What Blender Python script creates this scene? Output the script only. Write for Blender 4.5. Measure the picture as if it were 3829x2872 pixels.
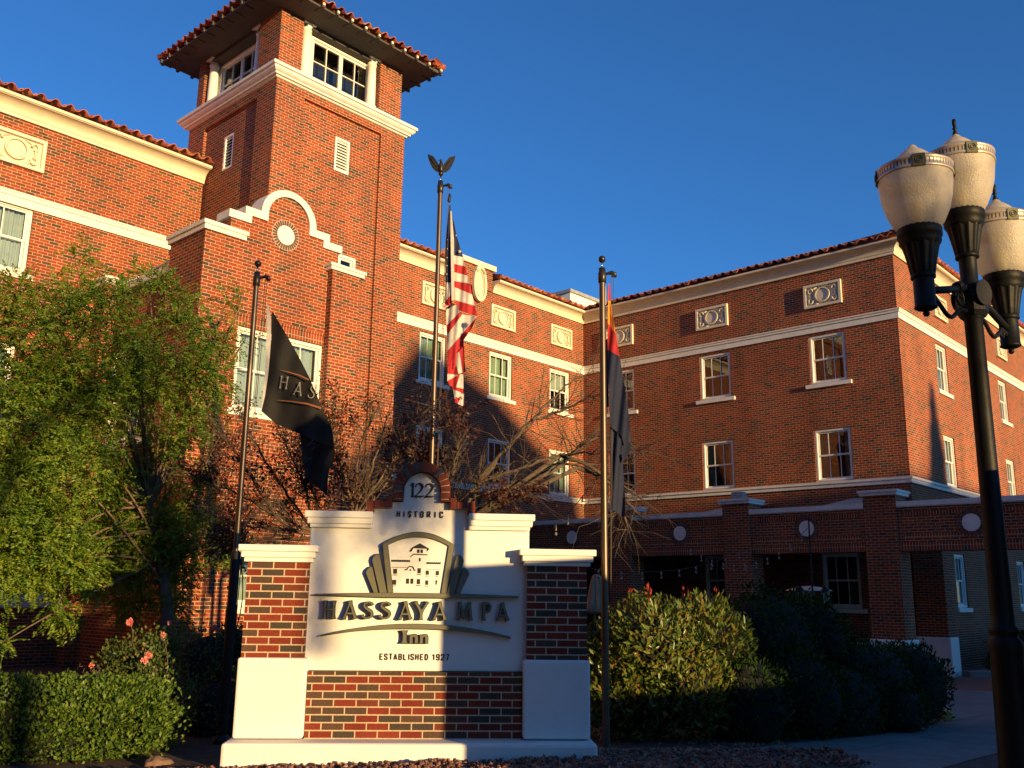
import bpy, bmesh, math, random
import numpy as np
from mathutils import Vector, Matrix, noise

for o in list(bpy.data.objects): bpy.data.objects.remove(o)
SC = bpy.context.scene
COL = SC.collection
rad = math.radians
ZO = 1.60                      # eye height: all z below are given relative to the eye

# ------------------------------------------------------------------ camera
F_PX, YAW, PITCH, ROLL = 3504.59149, 0.8307395, 0.219637936, 0.0131895249
def cam_axes():
    cy, sy, cp, sp = math.cos(YAW), math.sin(YAW), math.cos(PITCH), math.sin(PITCH)
    f = np.array([sy*cp, cy*cp, sp]); r = np.array([cy, -sy, 0.0]); u = np.cross(r, f)
    cr, sr = math.cos(ROLL), math.sin(ROLL)
    return cr*r + sr*u, -sr*r + cr*u, f
CR, CU, CF = cam_axes()
cd = bpy.data.cameras.new('camera')
cam = bpy.data.objects.new('camera', cd); COL.objects.link(cam)
cam.matrix_world = Matrix(((CR[0], CU[0], -CF[0], 0), (CR[1], CU[1], -CF[1], 0), (CR[2], CU[2], -CF[2], ZO), (0, 0, 0, 1)))
cd.sensor_width = 36; cd.lens = F_PX/3829*36; cd.clip_end = 2000; cd.clip_start = 0.05
SC.camera = cam

# ------------------------------------------------------------------ sun and sky
SUN_EL, SUN_AZ = 5.4, -7.2     # azimuth measured from -Y towards +X
SUN = np.array([math.sin(rad(SUN_AZ))*math.cos(rad(SUN_EL)), -math.cos(rad(SUN_AZ))*math.cos(rad(SUN_EL)), math.sin(rad(SUN_EL))])
sl = bpy.data.lights.new('sun', 'SUN'); sl.energy = 5.0; sl.angle = rad(0.55); sl.color = (1.0, 0.67, 0.29)
so = bpy.data.objects.new('sun', sl); COL.objects.link(so)
so.rotation_euler = Vector(SUN).to_track_quat('Z', 'Y').to_euler(); so.location = (0, 0, 40)
W = bpy.data.worlds.new("World"); SC.world = W; W.use_nodes = True
nt = W.node_tree; nt.nodes.clear()
sky = nt.nodes.new('ShaderNodeTexSky'); sky.sky_type = 'NISHITA'; sky.sun_disc = False
sky.sun_elevation = rad(SUN_EL); sky.sun_rotation = math.atan2(SUN[0], SUN[1])
sky.altitude = 1600; sky.air_density = 1.0; sky.dust_density = 0.0; sky.ozone_density = 5.0
bg = nt.nodes.new('ShaderNodeBackground'); bg.inputs[1].default_value = 0.15
wo = nt.nodes.new('ShaderNodeOutputWorld')
tm = nt.nodes.new('ShaderNodeMix'); tm.data_type = 'RGBA'; tm.blend_type = 'MULTIPLY'; tm.inputs[0].default_value = 1
tm.inputs[7].default_value = (1.18, 1.14, 1.13, 1); nt.links.new(sky.outputs[0], tm.inputs[6]); nt.links.new(tm.outputs[2], bg.inputs[0]); nt.links.new(bg.outputs[0], wo.inputs[0])
SC.view_settings.view_transform = 'Standard'; SC.view_settings.look = 'None'
SC.view_settings.exposure = 0.7; SC.view_settings.gamma = 1.0
SC.render.resolution_x = 1024; SC.render.resolution_y = 768

# ------------------------------------------------------------------ geometry helpers
def ray(px, py):
    d = CR*((px-1914.5)/F_PX) - CU*((py-1436)/F_PX) + CF
    return d
FH = np.array([CF[0], CF[1], 0]); FH /= np.linalg.norm(FH)
def at(px, py, h):             # a point h metres ahead (horizontally) on the line of sight
    d = ray(px, py); return d*(h/(d@FH))
def onx(px, py, X): d = ray(px, py); return d*(X/d[0])
def ony(px, py, Y): d = ray(px, py); return d*(Y/d[1])
def gz(x):                     # ground height
    t = min(1, max(0, (x-9)/14)); return -1.54 - .38*t
def gpt(px, py):
    d = ray(px, py); z = -1.6
    for _ in range(20):
        p = d*(z/d[2]); z = gz(p[0])
    return p
FR = {}                        # object -> (origin, rotz) of its frame in eye space
def tag(o, label=None, cat=None, group=None, kind=None):
    if label: o['label'] = label
    if cat: o['category'] = cat
    if group: o['group'] = group
    if kind: o['kind'] = kind
    return o
def thing(name, label, cat, loc=(0, 0, 0), rotz=0.0, group=None):
    o = bpy.data.objects.new(name, None); COL.objects.link(o)
    o.empty_display_size = .3
    o.location = (loc[0], loc[1], loc[2]+ZO); o.rotation_euler = (0, 0, rotz)
    FR[o.name] = (np.array(loc, float), rotz)
    return tag(o, label, cat, group)
class MB:
    def __init__(s): s.v = []; s.f = []; s.m = []; s.uv = None; s.mi = 0; s.smooth = []
    def add(s, vs, fs, sm=False):
        b = len(s.v); s.v += [tuple(map(float, p)) for p in vs]
        for f in fs: s.f.append(tuple(i+b for i in f)); s.m.append(s.mi); s.smooth.append(sm)
        return b
    def box(s, x0, x1, y0, y1, z0, z1):
        if x0 > x1: x0, x1 = x1, x0
        if y0 > y1: y0, y1 = y1, y0
        if z0 > z1: z0, z1 = z1, z0
        s.add([(x0,y0,z0),(x1,y0,z0),(x1,y1,z0),(x0,y1,z0),(x0,y0,z1),(x1,y0,z1),(x1,y1,z1),(x0,y1,z1)],
              [(0,3,2,1),(4,5,6,7),(0,1,5,4),(1,2,6,5),(2,3,7,6),(3,0,4,7)]); return s
    def quad(s, a, b, c, d): s.add([a, b, c, d], [(0, 1, 2, 3)]); return s
    def prism(s, poly, y0, y1, mp=None):
        # poly in (x,z), extruded from y0 (front) to y1; mp maps (x,y,z)
        n = len(poly); mp = mp or (lambda x, y, z: (x, y, z))
        vs = [mp(x, y0, z) for x, z in poly] + [mp(x, y1, z) for x, z in poly]
        fs = [tuple(range(n)), tuple(range(2*n-1, n-1, -1))] + [(i, i+n, (i+1) % n+n, (i+1) % n) for i in range(n)]
        s.add(vs, fs); return s
    def strip(s, outer, inner, y0, y1, closed=False, mp=None):
        # band between two polylines of equal length, extruded
        mp = mp or (lambda x, y, z: (x, y, z)); n = len(outer)
        vs = []
        for P in (outer, inner):
            for y in (y0, y1):
                vs += [mp(x, y, z) for x, z in P]
        o0, o1, i0, i1 = 0, n, 2*n, 3*n; fs = []
        R = range(n if closed else n-1)
        for k in R:
            j = (k+1) % n
            fs += [(o0+k, o0+j, i0+j, i0+k), (o1+k, i1+k, i1+j, o1+j), (o0+k, o1+k, o1+j, o0+j), (i0+k, i0+j, i1+j, i1+k)]
        if not closed:
            fs += [(o0, i0, i1, o1), (o0+n-1, o1+n-1, i1+n-1, i0+n-1)]
        s.add(vs, fs); return s
    def tube(s, pts, rs, n=8, cap=True, sm=True):
        pts = [np.array(p, float) for p in pts]
        if not hasattr(rs, '__len__'): rs = [rs]*len(pts)
        vs = []; up = None
        for i, p in enumerate(pts):
            d = pts[min(i+1, len(pts)-1)] - pts[max(i-1, 0)]
            L = np.linalg.norm(d); d = d/L if L > 1e-9 else np.array([0, 0, 1.])
            if up is None:
                a = np.array([0, 0, 1.]) if abs(d[2]) < .9 else np.array([1., 0, 0])
                up = np.cross(d, a)
            up = up - d*(up@d); up /= np.linalg.norm(up)+1e-12
            w = np.cross(d, up)
            for k in range(n):
                t = 2*math.pi*k/n
                vs.append(p + rs[i]*(math.cos(t)*up + math.sin(t)*w))
        fs = []
        for i in range(len(pts)-1):
            for k in range(n):
                fs.append((i*n+k, i*n+(k+1) % n, (i+1)*n+(k+1) % n, (i+1)*n+k))
        b = s.add(vs, fs, sm)
        if cap:
            s.f.append(tuple(b+k for k in reversed(range(n)))); s.m.append(s.mi); s.smooth.append(False)
            s.f.append(tuple(b+(len(pts)-1)*n+k for k in range(n))); s.m.append(s.mi); s.smooth.append(False)
        return s
    def lathe(s, prof, c, n=24, flute=0, fa=0.0, sm=True):
        vs = []
        for r, z in prof:
            for k in range(n):
                t = 2*math.pi*k/n
                q = r*(1+fa*math.cos(flute*t)) if flute else r
                vs.append((c[0]+q*math.cos(t), c[1]+q*math.sin(t), c[2]+z))
        fs = []
        for i in range(len(prof)-1):
            for k in range(n):
                fs.append((i*n+k, i*n+(k+1) % n, (i+1)*n+(k+1) % n, (i+1)*n+k))
        s.add(vs, fs, sm); return s
    def sphere(s, c, r, n=12, sq=1.0):
        m = n//2
        s.lathe([(max(1e-4, r*math.sin(math.pi*i/m)), -r*sq*math.cos(math.pi*i/m)) for i in range(m+1)], c, n); return s
    def disc(s, cx, cz, r, y0, y1, n=32, rz=None, mp=None):
        rz = rz or r
        s.prism([(cx+r*math.cos(2*math.pi*k/n), cz+rz*math.sin(2*math.pi*k/n)) for k in range(n)], y0, y1, mp); return s
    def build(s, name, mats, parent=None, local=False, bevel=0, solid=0):
        me = bpy.data.meshes.new(name)
        V = np.array(s.v, float).reshape(-1, 3)
        if not local:
            if parent is not None:
                o0, rz = FR[parent.name]; V = V - o0; c, n_ = math.cos(-rz), math.sin(-rz)
                V = np.stack([V[:, 0]*c - V[:, 1]*n_, V[:, 0]*n_ + V[:, 1]*c, V[:, 2]], 1)
            else: V = V + np.array([0, 0, ZO])
        me.from_pydata([tuple(p) for p in V], [], s.f)
        if not isinstance(mats, (list, tuple)): mats = [mats]
        for m in mats: me.materials.append(m)
        if len(mats) > 1: me.polygons.foreach_set('material_index', s.m)
        me.polygons.foreach_set('use_smooth', s.smooth)
        if s.uv is not None:
            ul = me.uv_layers.new(name='UVMap')
            li = np.zeros(len(me.loops), int); me.loops.foreach_get('vertex_index', li)
            ul.data.foreach_set('uv', np.array(s.uv, float)[li].ravel())
        me.update()
        o = bpy.data.objects.new(name, me); COL.objects.link(o)
        if parent is not None: o.parent = parent; FR[o.name] = FR[parent.name]
        else: FR[o.name] = (np.array([0, 0, 0.]), 0.0)
        if bevel:
            b = o.modifiers.new('b', 'BEVEL'); b.width = bevel; b.segments = 2; b.limit_method = 'ANGLE'
        if solid:
            b = o.modifiers.new('s', 'SOLIDIFY'); b.thickness = solid
        return o
def swapx(c0=0):               # maps wall coordinates (u, depth, z) of a wall that faces -X: u runs along Y
    return lambda x, y, z: (y, x, z)

# ------------------------------------------------------------------ materials
def new_mat(name):
    m = bpy.data.materials.new(name); m.use_nodes = True
    n = m.node_tree; b = n.nodes['Principled BSDF']
    return m, n, b
def N(n, t, **k):
    x = n.nodes.new(t)
    for a, b in k.items(): setattr(x, a, b)
    return x
def ramp(n, stops, interp='LINEAR'):
    r = N(n, 'ShaderNodeValToRGB'); cr = r.color_ramp; cr.interpolation = interp
    while len(cr.elements) < len(stops): cr.elements.new(.5)
    for e, (p, c) in zip(cr.elements, stops): e.position = p; e.color = (*c, 1)
    return r
def mathn(n, op, a, b=None, c=None):
    x = N(n, 'ShaderNodeMath', operation=op)
    for i, q in enumerate((a, b, c)):
        if q is None: continue
        if isinstance(q, (int, float)): x.inputs[i].default_value = q
        else: n.links.new(q, x.inputs[i])
    return x.outputs[0]
def mixc(n, fac, a, b, mode='MIX'):
    x = N(n, 'ShaderNodeMix', data_type='RGBA', blend_type=mode)
    for i, q in ((0, fac), (6, a), (7, b)):
        if isinstance(q, (int, float)): x.inputs[i].default_value = q
        elif isinstance(q, tuple): x.inputs[i].default_value = (*q, 1)
        else: n.links.new(q, x.inputs[i])
    return x.outputs[2]
def noise_fac(n, vec, scale, detail=3, rough=.6):
    x = N(n, 'ShaderNodeTexNoise'); x.inputs['Scale'].default_value = scale
    x.inputs['Detail'].default_value = detail; x.inputs['Roughness'].default_value = rough
    if vec is not None: n.links.new(vec, x.inputs['Vector'])
    return x.outputs['Fac']
def plain(name, col, rough=.6, metal=0, var=.12, scale=6, bump=.0, bscale=60, spec=.5):
    m, n, b = new_mat(name)
    tc = N(n, 'ShaderNodeTexCoord')
    f = noise_fac(n, tc.outputs['Object'], scale)
    dark = tuple(c*(1-var) for c in col); lite = tuple(min(1, c*(1+var)) for c in col)
    r = ramp(n, [(.3, dark), (.7, lite)]); n.links.new(f, r.inputs[0])
    n.links.new(r.outputs[0], b.inputs['Base Color'])
    b.inputs['Roughness'].default_value = rough; b.inputs['Metallic'].default_value = metal
    b.inputs['Specular IOR Level'].default_value = spec
    if bump:
        bp = N(n, 'ShaderNodeBump'); bp.inputs['Strength'].default_value = bump; bp.inputs['Distance'].default_value = .01
        n.links.new(noise_fac(n, tc.outputs['Object'], bscale, 4), bp.inputs['Height'])
        n.links.new(bp.outputs[0], b.inputs['Normal'])
    return m
def brick_mat(name, stops, mortar=(.42, .33, .24), bw=.203, bh=.0677, ms=.0105, swap=False, off=.5, rough=.85, shift=(0, 0)):
    m, n, b = new_mat(name)
    tc = N(n, 'ShaderNodeTexCoord')
    sp = N(n, 'ShaderNodeSeparateXYZ'); n.links.new(tc.outputs['Object'], sp.inputs[0])
    sn = N(n, 'ShaderNodeSeparateXYZ'); n.links.new(tc.outputs['Normal'], sn.inputs[0])
    ny = mathn(n, 'GREATER_THAN', mathn(n, 'ABSOLUTE', sn.outputs[1]), .5)
    u = mathn(n, 'ADD', mathn(n, 'MULTIPLY', sp.outputs[0], ny), mathn(n, 'MULTIPLY', sp.outputs[1], mathn(n, 'SUBTRACT', 1.0, ny)))
    nz = mathn(n, 'GREATER_THAN', mathn(n, 'ABSOLUTE', sn.outputs[2]), .7)
    v = mathn(n, 'ADD', mathn(n, 'MULTIPLY', sp.outputs[2], mathn(n, 'SUBTRACT', 1.0, nz)), mathn(n, 'MULTIPLY', sp.outputs[1], nz))
    u = mathn(n, 'ADD', u, 100.0+shift[0]); v = mathn(n, 'ADD', v, 100.0+shift[1])
    cb = N(n, 'ShaderNodeCombineXYZ')
    if swap: u, v = v, u
    n.links.new(u, cb.inputs[0]); n.links.new(v, cb.inputs[1])
    bt = N(n, 'ShaderNodeTexBrick'); bt.offset = off
    n.links.new(cb.outputs[0], bt.inputs['Vector'])
    bt.inputs['Color1'].default_value = (0, 0, 0, 1); bt.inputs['Color2'].default_value = (1, 1, 1, 1)
    bt.inputs['Mortar'].default_value = (0, 0, 0, 1)
    bt.inputs['Scale'].default_value = 1; bt.inputs['Mortar Size'].default_value = ms/2
    bt.inputs['Mortar Smooth'].default_value = .15; bt.inputs['Bias'].default_value = 0
    bt.inputs['Brick Width'].default_value = bw; bt.inputs['Row Height'].default_value = bh
    r = ramp(n, stops, 'CONSTANT'); n.links.new(bt.outputs['Color'], r.inputs[0])
    fine = noise_fac(n, tc.outputs['Object'], 45, 4); big = noise_fac(n, tc.outputs['Object'], .6, 4)
    fr = ramp(n, [(.25, (.72, .72, .72)), (.75, (1.22, 1.22, 1.22))]); n.links.new(fine, fr.inputs[0])
    br = ramp(n, [(.3, (.86, .84, .84)), (.7, (1.1, 1.1, 1.08))]); n.links.new(big, br.inputs[0])
    c = mixc(n, 1.0, r.outputs[0], fr.outputs[0], 'MULTIPLY')
    mo = mixc(n, 1.0, mortar, fr.outputs[0], 'MULTIPLY')
    c = mixc(n, bt.outputs['Fac'], c, mo)
    mp_ = N(n, 'ShaderNodeMapping'); mp_.inputs['Scale'].default_value = (1.6, 1.6, .22); n.links.new(tc.outputs['Object'], mp_.inputs[0])
    st_ = ramp(n, [(.32, (.80, .78, .78)), (.55, (1.0, 1.0, 1.0)), (.8, (1.08, 1.09, 1.1))]); n.links.new(noise_fac(n, mp_.outputs[0], 1.0, 5, .65), st_.inputs[0])
    c = mixc(n, 1.0, c, st_.outputs[0], 'MULTIPLY')
    c = mixc(n, 1.0, c, br.outputs[0], 'MULTIPLY')
    n.links.new(c, b.inputs['Base Color']); b.inputs['Roughness'].default_value = rough
    b.inputs['Specular IOR Level'].default_value = .25
    h = mathn(n, 'ADD', mathn(n, 'MULTIPLY', bt.outputs['Fac'], -1.0), mathn(n, 'MULTIPLY', fine, .5))
    bp = N(n, 'ShaderNodeBump'); bp.inputs['Strength'].default_value = .7; bp.inputs['Distance'].default_value = .006
    n.links.new(h, bp.inputs['Height']); n.links.new(bp.outputs[0], b.inputs['Normal'])
    return m
RED = [(0, (.100, .046, .029)), (.07, (.29, .052, .018)), (.22, (.22, .050, .023)), (.38, (.31, .060, .020)), (.50, (.24, .044, .017)), (.62, (.17, .052, .028)), (.72, (.30, .068, .022)), (.82, (.22, .056, .026)), (.91, (.105, .050, .032)), (.97, (.07, .042, .030))]
M = {}
M['brick'] = brick_mat('hotel_brick', RED, mortar=(.56, .38, .23), ms=.0115)
M['soldier'] = brick_mat('soldier_brick', RED, mortar=(.55, .38, .24), swap=True, off=0, ms=.012)
M['sbrick'] = brick_mat('sign_brick', [(0, (.085, .052, .036)), (.14, (.20, .034, .017)), (.30, (.165, .042, .022)), (.42, (.18, .029, .015)), (.56, (.10, .055, .036)), (.68, (.22, .038, .018)), (.84, (.062, .048, .036))], mortar=(.58, .44, .30), ms=.013)
M['sbrickv'] = plain('sign_arch_red', (.20, .036, .018), .85, var=.2, scale=25, bump=.5)
M['sbrickd'] = plain('sign_arch_dark', (.10, .075, .06), .85, var=.2, scale=25, bump=.5)
M['ringred'] = plain('ring_brick', (.12, .045, .028), .85, var=.2, scale=25)
M['mortar'] = plain('mortar', (.50, .41, .30), .9, var=.1, scale=40, bump=.4)
M['white'] = plain('white_stucco', (.80, .79, .74), .75, var=.03, scale=2.5, bump=.12, bscale=45, spec=.3)
M['trim'] = plain('white_trim', (.74, .72, .65), .65, var=.09, scale=5, bump=.25, bscale=18)
M['cream'] = plain('cream_stone', (.70, .62, .46), .75, var=.08, scale=3, bump=.2, bscale=25)
M['frame'] = plain('window_paint', (.78, .76, .70), .45, var=.03, scale=3)
M['soffit'] = plain('soffit_boards', (.07, .062, .055), .8, var=.15, scale=4)  # darkened, the shade under the eaves is put into this colour
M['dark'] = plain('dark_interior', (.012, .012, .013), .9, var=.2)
M['iron'] = plain('black_iron', (.006, .0065, .006), .52, 0, .25, 8, bump=.15, bscale=30, spec=.22)
M['bronze'] = plain('bronze_pole', (.13, .10, .075), .42, .8, .12, 3)
M['bronzed'] = plain('dark_bronze', (.045, .04, .035), .38, .6, .15, 8)
M['rubber'] = plain('black_sleeve', (.008, .008, .009), .6, 0, .2, 8)
M['steel'] = plain('steel', (.55, .55, .55), .2, 1, .05)
M['letter'] = plain('olive_metal', (.16, .155, .105), .45, .3, .06, 8)
M['ledge'] = plain('black_edge', (.012, .013, .012), .5)
M['ink'] = plain('black_paint', (.012, .012, .012), .6)
M['rope'] = plain('rope', (.10, .075, .055), .9)
M['curtain'] = plain('green_curtain', (.30, .42, .30), .9, var=.1)
M['sheer'] = plain('pale_curtain', (.42, .48, .44), .9, var=.1)
M['concrete'] = plain('concrete', (.17, .165, .155), .9, var=.18, scale=1.3, bump=.3, bscale=60)
M['asphalt'] = plain('asphalt', (.06, .06, .062), .9, var=.2, scale=3, bump=.4, bscale=70)
M['soil'] = plain('soil', (.085, .052, .038), .95, var=.4, scale=9, bump=.8, bscale=35)
M['paver'] = plain('red_paving', (.20, .075, .05), .9, var=.2, scale=8)
M['yellow'] = plain('yellow_kerb_paint', (.42, .30, .08), .8, var=.2, scale=8)
M['canvas'] = plain('tan_canvas', (.36, .26, .16), .9, var=.1)
M['bark'] = plain('grey_bark', (.10, .072, .052), .9, var=.35, scale=18, bump=.6, bscale=30)
M['barkl'] = plain('pale_bark', (.30, .22, .15), .85, var=.35, scale=10, bump=.5, bscale=30)
M['barkm'] = plain('brown_bark', (.13, .09, .06), .85, var=.35, scale=10, bump=.5, bscale=30)
M['metalroof'] = plain('grey_metal', (.30, .31, .30), .6, var=.15)
M['van'] = plain('grey_van_paint', (.10, .11, .12), .3)
M['redlens'] = plain('red_lens', (.25, .01, .01), .2)
M['sidewall'] = plain('plain_wall', (.30, .24, .19), .9)
def tile_mat():
    m, n, b = new_mat('clay_tile'); tc = N(n, 'ShaderNodeTexCoord')
    v = N(n, 'ShaderNodeTexVoronoi'); v.inputs['Scale'].default_value = 3.2; n.links.new(tc.outputs['Object'], v.inputs['Vector'])
    s = N(n, 'ShaderNodeSeparateColor'); n.links.new(v.outputs['Color'], s.inputs[0])
    r = ramp(n, [(0, (.20, .05, .03)), (.35, (.36, .085, .045)), (.7, (.44, .12, .055)), (1, (.50, .20, .10))]); n.links.new(s.outputs[0], r.inputs[0])
    f = noise_fac(n, tc.outputs['Object'], 14, 5); fr = ramp(n, [(.3, (.6, .6, .6)), (.7, (1.2, 1.2, 1.2))]); n.links.new(f, fr.inputs[0])
    n.links.new(mixc(n, 1.0, r.outputs[0], fr.outputs[0], 'MULTIPLY'), b.inputs['Base Color']); b.inputs['Roughness'].default_value = .8
    return m
M['tile'] = tile_mat()
def glass_mat():
    m, n, b = new_mat('window_glass'); n.nodes.remove(b)
    out = n.nodes['Material Output']
    t = N(n, 'ShaderNodeBsdfTransparent'); t.inputs[0].default_value = (.78, .84, .82, 1)
    g = N(n, 'ShaderNodeBsdfGlossy'); g.inputs['Roughness'].default_value = .02
    tc = N(n, 'ShaderNodeTexCoord')
    bp = N(n, 'ShaderNodeBump'); bp.inputs['Strength'].default_value = .05; bp.inputs['Distance'].default_value = .02
    n.links.new(noise_fac(n, tc.outputs['Object'], 1.5, 1), bp.inputs['Height']); n.links.new(bp.outputs[0], g.inputs['Normal'])
    fr = N(n, 'ShaderNodeFresnel'); fr.inputs[0].default_value = 1.6
    f = mathn(n, 'ADD', mathn(n, 'MULTIPLY', fr.outputs[0], 1.5), .03)
    x = N(n, 'ShaderNodeMixShader'); n.links.new(f, x.inputs[0]); n.links.new(t.outputs[0], x.inputs[1]); n.links.new(g.outputs[0], x.inputs[2])
    n.links.new(x.outputs[0], out.inputs[0]); return m
M['glass'] = glass_mat()
def leaf_mat(name, cols, trans=.35, scale=9, rough=.45, spec=.3):
    m, n, b = new_mat(name); out = n.nodes['Material Output']
    tc = N(n, 'ShaderNodeTexCoord')
    v = N(n, 'ShaderNodeTexWhiteNoise', noise_dimensions='3D')
    sc = N(n, 'ShaderNodeVectorMath', operation='SCALE'); sc.inputs['Scale'].default_value = 22
    n.links.new(tc.outputs['Object'], sc.inputs[0])
    fl = N(n, 'ShaderNodeVectorMath', operation='FLOOR'); n.links.new(sc.outputs[0], fl.inputs[0]); n.links.new(fl.outputs[0], v.inputs['Vector'])
    big = noise_fac(n, tc.outputs['Object'], scale*.25, 2)
    f = mathn(n, 'ADD', mathn(n, 'MULTIPLY', v.outputs['Value'], .55), mathn(n, 'MULTIPLY', big, .45))
    k = len(cols); r = ramp(n, [(.15+.7*i/(k-1), c) for i, c in enumerate(cols)]); n.links.new(f, r.inputs[0])
    n.links.new(r.outputs[0], b.inputs['Base Color']); b.inputs['Roughness'].default_value = rough
    b.inputs['Specular IOR Level'].default_value = spec
    tr = N(n, 'ShaderNodeBsdfTranslucent'); n.links.new(r.outputs[0], tr.inputs[0])
    x = N(n, 'ShaderNodeMixShader'); x.inputs[0].default_value = trans
    n.links.new(b.outputs[0], x.inputs[1]); n.links.new(tr.outputs[0], x.inputs[2]); n.links.new(x.outputs[0], out.inputs[0])
    return m
M['locust'] = leaf_mat('locust_leaf', [(.040, .100, .014), (.095, .185, .020), (.17, .26, .028), (.33, .32, .035)])
M['hedge'] = leaf_mat('hedge_leaf', [(.035, .070, .012), (.085, .155, .020), (.18, .25, .035)], .25)
M['rosel'] = leaf_mat('rose_leaf', [(.03, .07, .02), (.07, .12, .025), (.17, .15, .04)], .25)
M['photinia'] = leaf_mat('photinia_leaf', [(.03, .065, .015), (.075, .13, .022), (.15, .17, .03), (.22, .10, .03)], .2, rough=.3)
M['redleaf'] = leaf_mat('red_new_leaf', [(.25, .03, .02), (.42, .06, .03)], .3)
M['dryleaf'] = leaf_mat('dry_leaf', [(.035, .012, .010), (.075, .024, .018), (.12, .048, .030)], .2)
M['petal'] = leaf_mat('pink_petal', [(.75, .20, .20), (.85, .36, .32)], .3)
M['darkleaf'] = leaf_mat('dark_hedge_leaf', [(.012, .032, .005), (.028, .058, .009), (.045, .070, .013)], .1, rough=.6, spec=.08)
# ------------------------------------------------------------------ leaves and branches
def leaf_object(name, mat, parent, P, D, L, Wd, seed=0, extra=None, fold=.25):
    """P (n,3) leaf bases, D (n,3) leaf directions; one folded four-cornered leaf each"""
    rng = np.random.default_rng(seed); n = len(P)
    D = D/(np.linalg.norm(D, axis=1, keepdims=True)+1e-9)
    Rn = rng.normal(size=(n, 3)); S = np.cross(D, Rn); S /= np.linalg.norm(S, axis=1, keepdims=True)+1e-9
    U = np.cross(S, D)
    L = L*(.7+.6*rng.random((n, 1))); Wd = L*Wd
    V = np.stack([P, P+D*L*.5+S*Wd*.5+U*Wd*fold*.4, P+D*L-U*L*.12, P+D*L*.5-S*Wd*.5+U*Wd*fold*.4], 1).reshape(-1, 3)
    o0, rz = FR[parent.name] if parent is not None else (np.array([0, 0, -ZO]), 0)
    V = V-o0
    me = bpy.data.meshes.new(name)
    me.vertices.add(4*n); me.vertices.foreach_set('co', V.ravel())
    tri = np.arange(4*n).reshape(n, 4)
    F = np.stack([tri[:, [0, 1, 2]], tri[:, [0, 2, 3]]], 1).reshape(-1)
    me.loops.add(6*n); me.loops.foreach_set('vertex_index', F)
    me.polygons.add(2*n); me.polygons.foreach_set('loop_start', np.arange(0, 6*n, 3)); me.polygons.foreach_set('loop_total', np.full(2*n, 3))
    me.materials.append(mat); me.update(calc_edges=True); me.validate()
    o = bpy.data.objects.new(name, me); COL.objects.link(o)
    if parent is not None: o.parent = parent; FR[o.name] = FR[parent.name]
    return o
def branch(mb, p, d, L, r, depth, rng, tips=None, up=.15, spread=.6, kids=3, bend=.25, segs=5):
    p = np.array(p, float); d = np.array(d, float); d /= np.linalg.norm(d)
    pts = [p]; rs = [r]; dirs = [d]
    for i in range(segs):
        d = d + rng.normal(size=3)*bend*.35 + np.array([0, 0, up*.2]); d /= np.linalg.norm(d)
        pts.append(pts[-1]+d*L/segs); rs.append(r*(1-.6*(i+1)/segs)); dirs.append(d)
    mb.tube(pts, rs, 5 if r > .008 else 3, cap=False)
    if tips is not None and depth <= 1:
        for q, e in zip(pts[2:], dirs[2:]): tips.append((q, e))
    if depth > 0:
        for k in range(kids):
            t = 1+int((segs)*(k+rng.random())/kids); t = min(t, segs)
            nd = dirs[t] + rng.normal(size=3)*spread
            branch(mb, pts[t], nd, L*(.5+.3*rng.random()), max(.0028, rs[t]*.62), depth-1, rng, tips, up, spread, kids, bend, segs)
    return pts
# ------------------------------------------------------------------ ground
def sheet(name, mat, poly, dz, kind='structure'):
    bm = bmesh.new()
    vs = [bm.verts.new((x, y, 0)) for x, y in poly]; bm.faces.new(vs)
    for xc in (9, 12.5, 16, 19.5, 23):
        bmesh.ops.bisect_plane(bm, geom=bm.verts[:]+bm.edges[:]+bm.faces[:], plane_co=(xc, 0, 0), plane_no=(1, 0, 0))
    for v in bm.verts: v.co.z = gz(v.co.x)+dz+ZO
    bmesh.ops.recalc_face_normals(bm, faces=bm.faces[:])
    me = bpy.data.meshes.new(name); bm.to_mesh(me); bm.free(); me.materials.append(mat)
    o = bpy.data.objects.new(name, me); COL.objects.link(o); tag(o, kind=kind); return o
sheet('ground', M['soil'], [(-600, -600), (600, -600), (600, 600), (-600, 600)], 0)
a = [gpt(2323, 2872), gpt(2500, 2848), gpt(2900, 2788), gpt(3279, 2751), gpt(3563, 2697)]
b = [gpt(3725, 2818), gpt(3529, 2872)]
dirb = (b[0]-b[1])[:2]; dirb /= np.linalg.norm(dirb)
far = b[0][:2]+dirb*6; near = b[1][:2]-dirb*7
dira = (a[1]-a[0])[:2]; dira /= np.linalg.norm(dira)
walk = [tuple(near), tuple(b[1][:2]), tuple(b[0][:2]), tuple(far), tuple(a[4][:2]+dirb*5)] + [tuple(p[:2]) for p in reversed(a)] + [tuple(a[0][:2]-dira*6)]
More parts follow.
